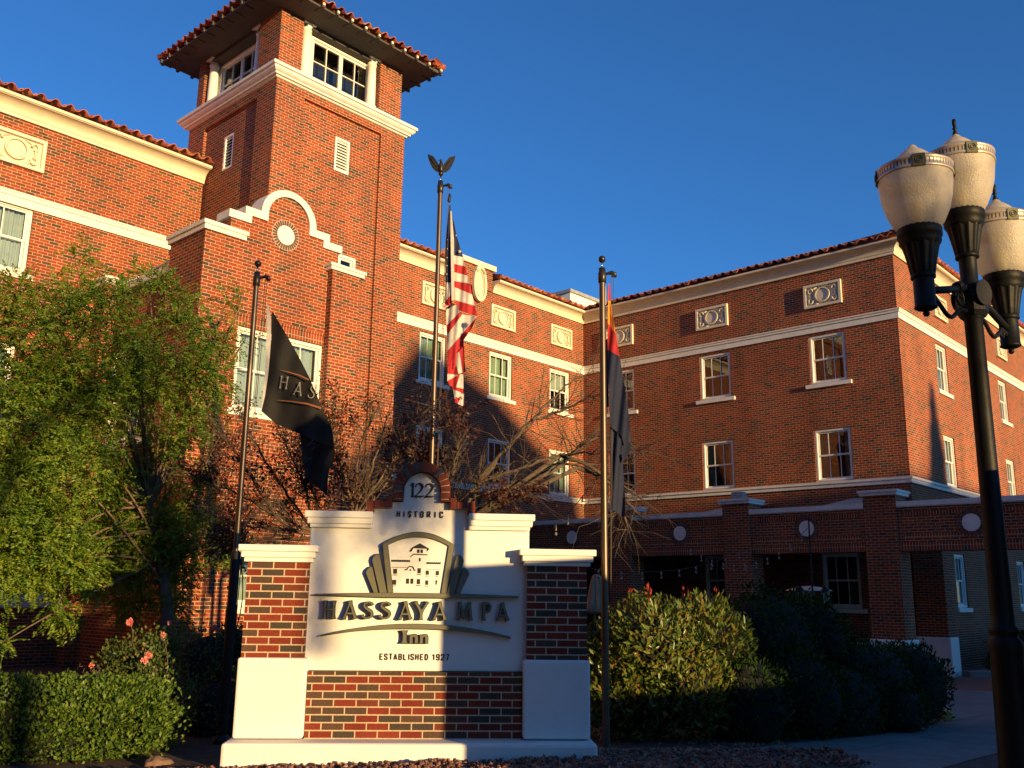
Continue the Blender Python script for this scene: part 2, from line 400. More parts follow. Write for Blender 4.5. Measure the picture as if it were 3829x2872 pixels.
def walk_mat():
    m, n, b = new_mat('pavement'); tc = N(n, 'ShaderNodeTexCoord'); mp = N(n, 'ShaderNodeMapping'); mp.inputs['Rotation'].default_value = (0, 0, -math.atan2(dirb[1], dirb[0])); n.links.new(tc.outputs['Object'], mp.inputs[0])
    bt = N(n, 'ShaderNodeTexBrick'); bt.offset = 0; n.links.new(mp.outputs[0], bt.inputs['Vector'])
    for k, v in (('Scale', 1), ('Mortar Size', .007), ('Brick Width', 1.5), ('Row Height', 1.1), ('Bias', 0)): bt.inputs[k].default_value = v
    bt.inputs['Color1'].default_value = (.15, .145, .135, 1); bt.inputs['Color2'].default_value = (.185, .18, .165, 1); bt.inputs['Mortar'].default_value = (.07, .065, .06, 1)
    r = ramp(n, [(.3, (.7, .7, .7)), (.7, (1.15, 1.15, 1.15))]); n.links.new(noise_fac(n, tc.outputs['Object'], 2.2, 6, .7), r.inputs[0])
    n.links.new(mixc(n, 1.0, bt.outputs['Color'], r.outputs[0], 'MULTIPLY'), b.inputs['Base Color']); b.inputs['Roughness'].default_value = .9
    bp = N(n, 'ShaderNodeBump'); bp.inputs['Strength'].default_value = .4; bp.inputs['Distance'].default_value = .004; n.links.new(noise_fac(n, tc.outputs['Object'], 70, 3), bp.inputs['Height']); n.links.new(bp.outputs[0], b.inputs['Normal']); return m
M['walk'] = walk_mat()
sheet('sidewalk', M['walk'], walk, .006)
tip = a[4][:2]
drive = [tuple(tip), tuple(tip+dirb*5), (30, 3.0), (34, 8.6), (27.4, 8.6), tuple(gpt(3475, 2600)[:2])]
sheet('driveway', M['concrete'], drive, .010)
d1, d2 = gpt(3460, 2534), gpt(3730, 2536); d3, d4 = gpt(3730, 2592), gpt(3450, 2574)
ex = (d2-d1)*.8
sheet('paving_strip', M['paver'], [tuple((d1-ex*.3)[:2]), tuple((d2+ex)[:2]), tuple((d3+ex)[:2]), tuple((d4-ex*.3)[:2])], .014)
sheet('street', M['asphalt'], [(-80, -22), (80, -22), (80, -8), (-80, -8)], .006)
# painted kerb at the bed's corner and the kerb of the far bed
def kerb(name, label, pts, mats, w=.15, h=.12, cat='kerb'):
    mb = MB(); n = len(pts)
    for i in range(n-1):
        p, q = np.array(pts[i], float), np.array(pts[i+1], float)
        e = (q-p)/np.linalg.norm(q-p); s = np.array([-e[1], e[0]])*w/2
        for t0, t1 in ((0, 1),):
            A = [p+s, p-s, q-s, q+s]
            zz = [gz(v[0]) for v in A]
            mb.add([(v[0], v[1], z-.05) for v, z in zip(A, zz)]+[(v[0], v[1], z+h) for v, z in zip(A, zz)],
                   [(0,3,2,1),(4,5,6,7),(0,1,5,4),(1,2,6,5),(2,3,7,6),(3,0,4,7)])
    o = mb.build(name, mats, None, bevel=.02); return tag(o, label, cat)
kerb('kerb', 'yellow painted kerb end at the tip of the dark hedge bed', [gpt(3560, 2696)[:2]+[0, .05], gpt(3500, 2662)[:2]+[0, .05], gpt(3440, 2634)[:2]], M['yellow'])
kerb('kerb', 'pale concrete kerb in front of the low hedge past the arcade', [gpt(3612, 2534)[:2], gpt(3900, 2530)[:2]], M['concrete'], w=.3, h=.16)

# ------------------------------------------------------------------ the hotel
XA, YB, YC, YD, XT, YT, YY, XP = 26.3, 9.18, 20.5, 20.1, 10.66, 17.15, 15.72, 23.0
XT2, YT2 = 14.53, 21.05
hotel = thing('hotel_building', 'red brick hotel with a square tower, white belt courses and clay tile roofs', 'hotel', (14, 17, -1.7))
def wall(mb, axis, c, u0, u1, z0, z1, ops=(), depth=.14, back=False):
    """front face of a wall on plane c, with rectangular openings (ua,ub,za,zb) and their reveals"""
    us = sorted({u0, u1, *[o[0] for o in ops], *[o[1] for o in ops]}); zs = sorted({z0, z1, *[o[2] for o in ops], *[o[3] for o in ops]})
    P = (lambda u, z, d=0: (u, c+d, z)) if axis == 'y' else (lambda u, z, d=0: (c+d, u, z))
    for i in range(len(us)-1):
        for j in range(len(zs)-1):
            um, zm = (us[i]+us[i+1])/2, (zs[j]+zs[j+1])/2
            if any(o[0] < um < o[1] and o[2] < zm < o[3] for o in ops): continue
            q = [P(us[i], zs[j]), P(us[i+1], zs[j]), P(us[i+1], zs[j+1]), P(us[i], zs[j+1])]
            mb.quad(*q)
    for (ua, ub, za, zb, *r) in ops:
        d = r[0] if r else depth
        mb.quad(P(ua, za), P(ua, zb), P(ua, zb, d), P(ua, za, d)); mb.quad(P(ub, zb), P(ub, za), P(ub, za, d), P(ub, zb, d))
        mb.quad(P(ua, zb), P(ub, zb), P(ub, zb, d), P(ua, zb, d)); mb.quad(P(ub, za), P(ua, za), P(ua, za, d), P(ub, za, d))
# ---- window template meshes (local: x along wall, y into wall, z up; origin at the bottom left of the opening)
TM = {}
def tmpl(key, fn):
    if key not in TM:
        mb = MB(); mat = fn(mb); me_o = mb.build('tmp', mat, None, local=True)
        TM[key] = me_o.data; bpy.data.objects.remove(me_o)
    return TM[key]
def place(name, me, parent, loc, rotz, relative=True):
    o = bpy.data.objects.new(name, me); COL.objects.link(o); o.parent = parent
    o.location = loc; o.rotation_euler = (0, 0, rotz); return o
def bars(mb, x0, x1, z0, z1, w, y0, y1):
    mb.box(x0, x0+w, y0, y1, z0, z1); mb.box(x1-w, x1, y0, y1, z0, z1)
    mb.box(x0+w, x1-w, y0, y1, z0, z0+w); mb.box(x0+w, x1-w, y0, y1, z1-w, z1)
def window(root, axis, c, u, z, W, H, style='sash', cols=3, curtain='curtain', sill=True, name='window', rows=1):
    rotz = 0 if axis == 'y' else -math.pi/2
    o0 = FR[root.name][0]
    p = (np.array([u, c, z]) if axis == 'y' else np.array([c, u+W, z])) - o0
    K = (round(W, 2), round(H, 2), style, cols, rows)
    f = 0.075
    def frame(mb):
        bars(mb, .002, W-.002, .002, H-.002, f, .045, .135); bars(mb, .03, W-.03, .03, H-.03, f-.03, .03, .06); return M['frame']
    def sash(mb):
        g = .022
        if style == 'sash':
            h2 = H/2
            bars(mb, f+.002, W-f-.002, h2-.02, H-f-.002, .045, .075, .105)
            bars(mb, f+.002, W-f-.002, f+.002, h2+.02, .045, .108, .132)
            for i in range(1, cols):
                x = f+(W-2*f)*i/cols
                mb.box(x-g/2, x+g/2, .08, .10, h2+.025, H-f-.047); mb.box(x-g/2, x+g/2, .112, .13, f+.047, h2-.025)
        else:
            half = 1 if cols == 1 else 2
            for k in range(half):
                xa = f+.004+(W-2*f)*k/half; xb = f-.004+(W-2*f)*(k+1)/half
                bars(mb, xa, xb, f+.002, H-f-.002, .05, .075, .115)
                for i in range(1, cols):
                    x = xa+(xb-xa)*i/cols; mb.box(x-g/2, x+g/2, .08, .11, f+.052, H-f-.052)
                for j in range(1, rows+1):
                    zz = f+(H-2*f)*j/(rows+1); mb.box(xa+.05, xb-.05, .078, .112, zz-g/2, zz+g/2)
        return M['frame']
    def pane(mb): mb.quad((f, .118, f), (W-f, .118, f), (W-f, .118, H-f), (f, .118, H-f)); return M['glass']
    w = place(name, tmpl(('f',)+K, frame), root, p, rotz)
    FR[w.name] = FR[root.name]
    place('sash', tmpl(('s',)+K, sash), w, (0, 0, 0), 0)
    place('pane', tmpl(('p',)+K, pane), w, (0, 0, 0), 0)
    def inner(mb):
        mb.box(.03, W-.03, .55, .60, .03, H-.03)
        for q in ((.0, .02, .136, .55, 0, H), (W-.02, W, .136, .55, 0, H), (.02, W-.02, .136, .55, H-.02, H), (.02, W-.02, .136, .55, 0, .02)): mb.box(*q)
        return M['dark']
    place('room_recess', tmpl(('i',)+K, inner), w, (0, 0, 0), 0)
    if curtain in ('curtain', 'sheer', 'side', 'half'):
        def cur(mb):
            n = int(W*60)+2; rr = np.random.default_rng(3)
            spans = {'curtain': [(f, W*.66), (W*.72, W-f)], 'sheer': [(f, W-f)], 'side': [(f, f+W*.2), (W-f-W*.2, W-f)], 'half': [(f, W-f)]}[curtain]
            for a_, b_ in spans:
                k = max(6, int((b_-a_)*70)); vs = []
                for i in range(k+1):
                    x = a_+(b_-a_)*i/k; y = .22+.022*math.sin(x*62)+.012*math.sin(x*23+1)
                    vs += [(x, y, (H*.5 if curtain == 'half' else f)), (x, y, H-f)]
                mb.add(vs, [(2*i, 2*i+2, 2*i+3, 2*i+1) for i in range(k)], True)
            return M['sheer'] if curtain in ('sheer', 'half') else M['curtain']
        place('curtain', tmpl(('c', curtain)+K, cur), w, (0, 0, 0), 0)
    if sill:
        def sl_(mb): mb.box(-.14, W+.14, -.07, .10, -.12, -.004); return M['trim']
        place('sill', tmpl(('l',)+K, sl_), w, (0, 0, 0), 0)
    return w
WT, WM = (6.21, 1.5), (3.29, 1.55)     # (bottom, height) of the upper and middle rows
# ---- main walls
C_us = [18.29, 21.35, 24.40]; A_us = [18.27, 14.54, 10.75]; B_us = [29.35, 35.80, 42.2]
m = MB(); ops = [(u, u+1.09, z, z+h) for u in C_us for z, h in (WT, WM)] + [(u, u+1.09, -.25, 1.25) for u in C_us]
wall(m, 'y', YC, XT2-.1, XA, -1.95, 9.8, ops); m.build('wall', M['brick'], hotel)
m = MB(); ops = [(u, u+1.12, z, z+h) for u in A_us for z, h in (WT, WM)] + [(u, u+1.12, -.3, 1.25) for u in (18.3, 14.6, 10.75)]
wall(m, 'x', XA, YB, YC, -1.0, 9.8, ops)
m.quad((XA+.001, YC, -1.95), (XA+.001, YB, -1.95), (XA+.001, YB, -1.0), (XA+.001, YC, -1.0)); m.build('wall', M['brick'], hotel)
m = MB(); ops = [(u, u+.98, z, z+h) for u in B_us for z, h in (WT, WM)] + [(u, u+.95, -.25, 1.3) for u in B_us]
wall(m, 'y', YB, XA, 48, -1.95, 9.8, ops); m.build('wall', M['brick'], hotel)
m = MB(); wall(m, 'y', YD, -9, XT, -1.6, 9.8, [(5.79, 6.89, 6.53-.17, 7.84), (1.5, 2.6, 6.36, 7.84), (5.79, 6.89, 3.3, 4.85), (6.9, 8.15, -.28, 1.3)]); m.build('wall', M['brick'], hotel)
for u in C_us:
    window(hotel, 'y', YC, u, WT[0], 1.09, WT[1], curtain='curtain' if u != C_us[2] else 'half'); window(hotel, 'y', YC, u, WM[0], 1.09, WM[1], sill=False, curtain='curtain' if u > 24 else 'side')
    window(hotel, 'y', YC, u, -.25, 1.09, 1.5, curtain='side')
for i, u in enumerate(A_us):
    window(hotel, 'x', XA, u, WT[0], 1.12, WT[1], curtain='none' if i else 'side'); window(hotel, 'x', XA, u, WM[0], 1.12, WM[1], sill=False, curtain='side')
    window(hotel, 'x', XA, (18.3, 14.6, 10.75)[i], -.3, 1.12, 1.55, curtain='none')
for u in B_us:
    window(hotel, 'y', YB, u, WT[0], .98, WT[1], curtain='curtain'); window(hotel, 'y', YB, u, WM[0], .98, WM[1], sill=False, curtain='curtain')
    window(hotel, 'y', YB, u, -.25, .95, 1.55, curtain='side')
window(hotel, 'y', YD, 5.79, 6.36, 1.1, 1.48, cols=2, curtain='sheer'); window(hotel, 'y', YD, 1.5, 6.36, 1.1, 1.48, cols=2, curtain='sheer')
window(hotel, 'y', YD, 5.79, 3.3, 1.1, 1.55, curtain='side'); window(hotel, 'y', YD, 6.9, -.28, 1.25, 1.58, curtain='sheer')
# ---- mouldings
def mould(mb, axis, c, a0, a1, prof, ma=0, mb_=0):
    """profile (out,z) swept along a wall; ma/mb_ = +1 outer mitre, -1 inner mitre, 0 square"""
    n = len(prof)
    def pt(a, out, z): return (a, c-out, z) if axis == 'y' else (c-out, a, z)
    vs = [pt(a0-ma*o, o, z) for o, z in prof] + [pt(a1+mb_*o, o, z) for o, z in prof]
    fs = [(i, i+1, i+n+1, i+n) for i in range(n-1)] + [tuple(range(n)), tuple(range(2*n-1, n-1, -1))]
    mb.add(vs, fs)
BELT = [(0, 7.79), (.05, 7.79), (.05, 7.96), (.085, 7.965), (.085, 8.03), (.11, 8.035), (.11, 8.07), (0, 8.09)]
LOW = [(0, 3.1), (.05, 3.1), (.05, 3.2), (.09, 3.205), (.09, 3.27), (0, 3.285)]
def arc_prof(): return [(0, 9.70), (.06, 9.70), (.06, 9.77), (.075, 9.78)] + [(.08+.26*(1-math.cos(t)), 9.79+.20*math.sin(t)) for t in [i*math.pi/14 for i in range(8)]] + [(.35, 10.0), (.38, 10.01), (.38, 10.07), (0, 10.09)]
CORN = arc_prof()
m = MB(); mould(m, 'y', YC, XT2, XA, BELT, 0, -1); mould(m, 'x', XA, YB, YC, BELT, 1, -1); mould(m, 'y', YB, XA, 48, BELT, 1, 0); mould(m, 'y', YD, -9, XT, BELT); m.build('belt_course', M['trim'], hotel)
m = MB(); mould(m, 'y', YC, XT2, XA, LOW, 0, -1); mould(m, 'x', XA, YB, YC, LOW, 1, -1); mould(m, 'y', YB, XA, 48, LOW, 1, 0); mould(m, 'y', YD, -9, 8.3, LOW); m.build('belt_course', M['trim'], hotel)
m = MB(); mould(m, 'y', YC, XT2, 19.18, CORN); mould(m, 'y', YC, 21.40, XA, CORN, 0, -1); mould(m, 'x', XA, YB, YC, CORN, 1, -1); mould(m, 'y', YB, XA, 48, CORN, 1, 0); mould(m, 'y', YD, -9, XT, CORN); m.build('cornice', M['cream'], hotel)
# ---- tile roofs
def tiles(mb, p0, p1, up, n_out, rows=6, per=.30, amp=.05, course=.36, hip0=0, hip1=0, seed=0):
    """pan-tile field along the eave p0->p1, rising along vector up (unit, 3d); hip0/hip1 shear its ends inward per metre of slope"""
    rng = np.random.default_rng(seed)
    p0 = np.array(p0, float); p1 = np.array(p1, float); up = np.array(up, float); L = np.linalg.norm(p1-p0); e = (p1-p0)/L
    nn = np.cross(e, up); nn /= np.linalg.norm(nn)
    if nn[2] < 0: nn = -nn
    for r in range(rows):
        s0 = r*course; s1 = s0+course*1.05
        a0, a1 = hip0*s0, L-hip1*s0
        if a1-a0 < .3: break
        k = int((a1-a0)/per*8); base = []
        lift = {}
        for q, (s, dz) in enumerate(((s0, .045), (s1, .0))):
            for i in range(k+1):
                a = a0+(a1-a0)*i/k; ph = a/per*2*math.pi
                ti = int(math.floor(a/per)); j = lift.setdefault(ti, rng.normal()*.006)
                w = math.cos(ph); w = math.copysign(abs(w)**.75, w)
                base.append(p0+e*a+up*(s+j*2)+nn*(amp*w+dz+j))
        v = base + [b-nn*.018 for b in base]; n1 = k+1; o = 2*n1
        fs = [(i, i+1, n1+i+1, n1+i) for i in range(k)] + [(i, i+o, i+1+o, i+1) for i in range(k)] + [(o+i, o+n1+i, o+n1+i+1, o+i+1) for i in range(k)]
        mb.add(v, fs, True)
def slope(dx, dy, pitch=.36):
    v = np.array([dx, dy, pitch]); return v/np.linalg.norm(v)
ov = .46; ze = 10.13
m = MB(); tiles(m, (-9, YD-ov, ze), (XT, YD-ov, ze), slope(0, 1), None, 8, seed=1); m.build('tile_roof', M['tile'], hotel)
m = MB(); tiles(m, (XT2, YC-ov, ze), (19.2, YC-ov, ze), slope(0, 1), None, 8, seed=2); tiles(m, (21.38, YC-ov, ze), (XA-ov, YC-ov, ze), slope(0, 1), None, 8, hip1=-.95, seed=3); m.build('tile_roof', M['tile'], hotel)
m = MB(); tiles(m, (XA-ov, YB-ov, ze), (XA-ov, YC-ov, ze), slope(1, 0), None, 8, hip0=.94, hip1=-.94, seed=4); m.build('tile_roof', M['tile'], hotel)
m = MB(); tiles(m, (XA-ov, YB-ov, ze), (48, YB-ov, ze), slope(0, 1), None, 8, hip0=.94, seed=5); m.build('tile_roof', M['tile'], hotel)
m = MB(); m.tube([(XA-ov+.02, YB-ov+.02, ze+.06), (XA-ov+2.8, YB-ov+2.8, ze+1.1)], [.10, .10], 8); m.build('hip_tiles', M['tile'], hotel)
m = MB()
for q in ((-9, XT-.01, YD+.01, 29), (XT2, 47.9, YC+.01, 29)): m.box(q[0], q[1], q[2], q[3], 9.9, 10.0)
m.box(XA+.01, 47.9, YB+.01, YC-.02, 9.9, 10.0); m.box(XA+5.5, 47.9, YB+5.5, YC+4, 10.0, 10.9); m.build('flat_roof', M['metalroof'], hotel)
m = MB(); m.box(-9, -8.98, YD, 29, -1.6, 9.9); m.box(-9, 48, 28.98, 29, -1.9, 9.9); m.box(47.98, 48, YB, 29, -1.9, 9.9); m.build('wall', M['brick'], hotel)
# ---- raised parapet with the shield
m = MB(); m.box(19.22, 21.36, YC-.06, YC+.5, 9.705, 10.40); m.build('parapet', M['brick'], hotel)
m = MB(); m.box(19.12, 21.46, YC-.14, YC+.6, 10.402, 10.58); m.build('coping', M['cream'], hotel)
m = MB()
cx, cz = 20.70, 9.83
out = [(cx+.30*math.cos(t)*(1-.12*math.sin(t)), cz+.63*math.sin(t)) for t in [2*math.pi*i/28 for i in range(28)]]
inn = [(cx+(x-cx)*.72, cz-.02+(z-cz)*.80) for x, z in out]
m.strip(out, inn, YC-.17, YC-.061, closed=True); m.prism(inn, YC-.11, YC-.062)
m.strip([(cx+(x-cx)*.62, cz+(z-cz)*.72) for x, z in out], [(cx+(x-cx)*.52, cz+(z-cz)*.62) for x, z in out], YC-.15, YC-.111, closed=True)
m.tube([(cx-.2, YC-.17, cz+.36), (cx, YC-.2, cz+.50), (cx+.2, YC-.17, cz+.36)], .045, 8); m.build('shield_ornament', M['cream'], hotel)
# ---- frieze panels
def frieze(mb):
    W_, H_ = 1.17, .73
    bars(mb, 0, W_, 0, H_, .075, -.085, .02)
    mb.box(.07, W_-.07, -.004, .015, .07, H_-.07)
    cx_, cz_ = W_/2, H_/2
    T = lambda r, a: (cx_+r*math.cos(a), cz_+r*math.sin(a))
    ring = lambda r: [T(r, 2*math.pi*i/32) for i in range(32)]
    mb.strip(ring(.235), ring(.195), -.085, -.005, closed=True); mb.prism(ring(.18), -.065, -.0045); mb.strip(ring(.194), ring(.181), -.03, -.005, closed=True)
    for sx in (-1, 1):
        for sz in (-1, 1):
            # scrolls at each corner
            pts = []
            for i in range(15):
                t = i/14*math.pi*1.75; r = .105-.05*i/14
                pts.append((cx_+sx*(.375-r*math.cos(t)*.75), -.055, cz_+sz*(.14+r*math.sin(t))))
            mb.tube(pts, [.028*(1-.4*i/14) for i in range(15)], 6)
            mb.tube([(cx_+sx*.15, -.03, cz_+sz*.27), (cx_+sx*.27, -.035, cz_+sz*.235), (cx_+sx*.33, -.03, cz_+sz*.16)], [.012, .026, .014], 6)
        mb.tube([(cx_+sx*.375, -.03, cz_-.12), (cx_+sx*.40, -.045, cz_), (cx_+sx*.375, -.03, cz_+.12)], [.02, .032, .02], 6)
    return M['cream']
fm = tmpl('frieze', frieze)
def panel(axis, c, u, z=8.57):
    p = (np.array([u, c, z]) if axis == 'y' else np.array([c, u+1.17, z]))-FR[hotel.name][0]
    place('frieze_panel', fm, hotel, p, 0 if axis == 'y' else -math.pi/2)
for u in C_us: panel('y', YC, u-.02)
for u in (18.27, 14.54, 10.74): panel('x', XA, u)
for u in (29.36, 35.87, 42.3): panel('y', YB, u)
panel('y', YD, 5.79, 8.65); panel('y', YD, 1.4, 8.65)
# ---- tower
m = MB(); rec = (11.44, 13.76, 2.0, 11.27, .07)
wall(m, 'y', YT, XT, XT2, -1.6, 11.5, [rec, (12.64, 13.2, 7.2, 7.8)]if 0 else [rec]); 
wall(m, 'y', YT+.07, 11.44, 13.76, 2.0, 11.27, [(12.43, 12.87, 9.85, 10.72, .1), (12.65, 13.2, 7.25, 7.79, .1)])
recl = (17.93, 20.28, 2.0, 11.23, .07)
wall(m, 'x', XT, YT, YT2, -1.6, 11.5, [recl]); wall(m, 'x', XT+.07, 17.93, 20.28, 2.0, 11.23, [(18.95, 19.38, 9.85, 10.75, .1)])
m.quad((XT2, YT, -1.9), (XT2, YT2, -1.9), (XT2, YT2, 11.5), (XT2, YT, 11.5)); m.quad((XT, YT2, 5), (XT2, YT2, 5), (XT2, YT2, 11.5), (XT, YT2, 11.5))
m.build('tower_wall', M['brick'], hotel)
def louver(axis, c, u, z, W_, H_):
    def fr(mb): bars(mb, .001, W_-.001, .001, H_-.001, .055, .005, .10); return M['frame']
    def sl2(mb):
        n = 10
        for i in range(n):
            zz = .055+(H_-.11)*i/n; h = (H_-.11)/n
            mb.add([(.055, .02, zz), (W_-.055, .02, zz), (W_-.055, .085, zz+h*.9), (.055, .085, zz+h*.9), (.055, .02, zz+.014), (W_-.055, .02, zz+.014), (W_-.055, .085, zz+h*.9+.014), (.055, .085, zz+h*.9+.014)],
                   [(0,3,2,1),(4,5,6,7),(0,1,5,4),(1,2,6,5),(2,3,7,6),(3,0,4,7)])
        return M['frame']
    def bk(mb): mb.quad((0, .099, 0), (W_, .099, 0), (W_, .099, H_), (0, .099, H_)); return M['dark']
    p = (np.array([u, c, z]) if axis == 'y' else np.array([c, u+W_, z]))-FR[hotel.name][0]
    w = place('louvre_vent', tmpl(('lv', W_, H_), fr), hotel, p, 0 if axis == 'y' else -math.pi/2)
    place('slats', tmpl(('ls', W_, H_), sl2), w, (0, 0, 0), 0); place('backing', tmpl(('lb', W_, H_), bk), w, (0, 0, 0), 0)
louver('y', YT+.07, 12.43, 9.85, .44, .87); louver('x', XT+.07, 18.95, 9.85, .43, .90)
window(hotel, 'y', YT+.0, 12.65, 7.25, .55, .54, style='casement', cols=1, rows=0, curtain='none', sill=False)
# belt of the tower
TB = [(0, 11.46), (.04, 11.47), (.06, 11.50), (.11, 11.51), (.11, 11.55), (.15, 11.57), (.19, 11.61), (.20, 11.66), (.24, 11.665), (.24, 11.74), (.20, 11.775), (-.1, 11.79)]
m = MB(); n = len(TB); vs = []
for o, z in TB: vs += [(XT-o, YT-o, z), (XT2+o, YT-o, z), (XT2+o, YT2+o, z), (XT-o, YT2+o, z)]
m.add(vs, [(4*i+k, 4*i+(k+1) % 4, 4*i+4+(k+1) % 4, 4*i+4+k) for i in range(n-1) for k in range(4)]+[(4*n-4, 4*n-3, 4*n-2, 4*n-1)]); m.build('tower_cornice', M['trim'], hotel)
# upper stage: four corner piers round the window openings
ux0, ux1, uy0, uy1, zt, zs = XT+.07, XT2-.08, YT+.1, YT2-.1, 11.79, 13.34
m = MB()
for xa, xb, ya, yb in ((ux0, 11.35, uy0, 18.15), (13.72, ux1, uy0, 18.15), (ux0, 11.35, 20.65, uy1), (13.72, ux1, 20.65, uy1)): m = MB(); m.box(xa, xb, ya, yb, zt, zs); m.build('tower_pier', M['brick'], hotel)
m = MB(); m.box(11.352, 13.718, uy0+.05, uy0+.5, zs-.10, zs-.002); m.box(11.352, 13.718, uy1-.5, uy1-.05, zs-.1, zs-.002); m.box(ux0+.05, ux0+.5, 18.152, 20.648, zs-.1, zs-.002); m.box(ux1-.5, ux1-.05, 18.152, 20.648, zs-.1, zs-.002)
m.build('lintel', M['soffit'], hotel)  # dark soffit colour on the lintel stands in for eave shade
window(hotel, 'y', 17.46, 11.74, 11.98, 1.90, 1.25, style='casement', cols=2, rows=1, curtain='none', sill=False)
window(hotel, 'x', 11.0, 18.50, 11.98, 1.92, 1.25, style='casement', cols=2, rows=1, curtain='none', sill=False)
m = MB(); m.box(11.352, 13.718, uy0+.06, 17.44, zt+.001, 11.975); m.box(11.352, 11.738, 17.47, 17.6, zt+.001, zs-.101); m.box(13.642, 13.718, 17.47, 17.6, zt+.001, zs-.101)
m.box(11.03, 11.13, 18.152, 18.498, zt+.001, zs-.101); m.box(11.03, 11.13, 20.422, 20.648, zt+.001, zs-.101); m.box(ux0+.06, 10.98, 18.152, 20.648, zt+.001, 11.975)
m.box(ux1-.3, ux1-.2, 18.152, 20.648, zt+.001, zs-.101); m.box(11.352, 13.718, uy1-.3, uy1-.2, zt+.001, zs-.101); m.build('window_surround', M['frame'], hotel)
def column(x, y):
    mb = MB(); r = .125
    mb.lathe([(.001, 0), (r*1.25, 0), (r*1.25, .05), (r*1.08, .07), (r, .10), (r*.97, .5), (r*.86, 1.17), (r*1.02, 1.18), (r*1.02, 1.21), (r*.88, 1.22), (r*.9, 1.27), (r*1.22, 1.31), (r*1.22, 1.33)], (x, y, 11.975), 24)
    mb.box(x-r*1.35, x+r*1.35, y-r*1.35, y+r*1.35, 13.305, 13.338-.1+.1); mb.build('column', M['frame'], hotel)
for x, y in ((11.53, 17.39), (13.55, 17.39)): column(x, y)
for x, y in ((10.90, 18.36), (10.90, 20.50)): column(x, y)
# eaves, brackets and the hip roof
EO = .70; ex0, ex1, ey0, ey1 = XT-EO, XT2+EO, YT-EO, YT2+EO
m = MB(); m.box(ex0+.1, ex1-.1, ey0+.1, ey1-.1, zs, zs+.05)
m.build('soffit', M['soffit'], hotel)
m = MB(); n = 12
for i in range(n+1):
    x = ex0+.12+(ex1-ex0-.24)*i/n
    for ya, yb in ((ey0+.02, ey0+.34), (ey1-.34, ey1-.02)): m = MB(); m.box(x-.035, x+.035, ya, yb, zs-.02, zs+.052); m.mi = 1; m.box(x-.03, x+.03, ya-.02, ya+.02, zs+.02, zs+.085); m.build('eave_bracket', [M['soffit'], M['cream']], hotel)
    y = ey0+.12+(ey1-ey0-.24)*i/n
    for xa, xb in ((ex0+.02, ex0+.34), (ex1-.34, ex1-.02)):
        m = MB(); m.box(xa, xb, y-.035, y+.035, zs-.021, zs+.053); m.box(xa-.0, xa+.02, y-.03, y+.03, zs+.02, zs+.085); m.build('eave_bracket', [M['soffit'], M['cream']], hotel)  # side ends kept in dark soffit colour, shade painted into the unlit side
m = MB(); up = .42
for p0, p1, d in (((ex0, ey0), (ex1, ey0), (0, 1)), ((ex1, ey0), (ex1, ey1), (-1, 0)), ((ex1, ey1), (ex0, ey1), (0, -1)), ((ex0, ey1), (ex0, ey0), (1, 0))):
    tiles(m, (*p0, zs+.13), (*p1, zs+.13), slope(*d, up), None, 9, per=.27, amp=.045, hip0=.92, hip1=.92, seed=int(p0[0]*7))
m.build('tower_tile_roof', M['tile'], hotel)
m = MB(); cxm, cym = (ex0+ex1)/2, (ey0+ey1)/2; H_ = zs+.1+(ex1-ex0)/2*up
m.add([(ex0+.1, ey0+.1, zs+.06), (ex1-.1, ey0+.1, zs+.06), (ex1-.1, ey1-.1, zs+.06), (ex0+.1, ey1-.1, zs+.06), (cxm, cym, H_)], [(0, 1, 4), (1, 2, 4), (2, 3, 4), (3, 0, 4), (0, 3, 2, 1)]); m.build('roof_deck', M['soffit'], hotel)
m = MB()
for x, y in ((ex0, ey0), (ex1, ey0), (ex1, ey1), (ex0, ey1)): m.tube([(x, y, zs+.17), (cxm, cym, H_+.16)], [.075, .075], 8)
m.build('hip_tiles', M['tile'], hotel)
# ---- projecting bay with the curved gable
BX0, BX1 = 8.47, 12.10
m = MB()
big = (9.32, 11.34, 3.36, 5.0, .12); low = (9.70, 10.9, -.31, .80, .12)
wall(m, 'y', YY, BX0, 11.35, -1.6, 6.72, [big, low])
m.quad((BX0, YY, -1.6), (BX0, 17.04, -1.6), (BX0, 17.04, 6.72), (BX0, YY, 6.72)); m.quad((BX0, 17.04, -1.6), (BX0+.5, 17.04, -1.6), (BX0+.5, 17.04, 6.72), (BX0, 17.04, 6.72))
GAB = [(8.99, 6.722), (8.99, 7.12), (9.42, 7.12), (9.42, 7.285), (9.79, 7.285), (9.79, 7.45)]
gc, gzc = 10.295, 7.43
for i in range(1, 16):
    t = math.pi*(1-i/16); GAB.append((gc+.50*math.cos(t), gzc+.51*math.sin(t)))
GAB += [(10.80, 7.45), (10.80, 7.285), (11.17, 7.285), (11.17, 7.12), (11.60, 7.12), (11.60, 6.722)]
m.prism(GAB, YY, YY+.40)
m.box(11.35, 12.10, YY-.17, 17.14, -1.7, 6.64); m.build('bay_wall', M['brick'], hotel)
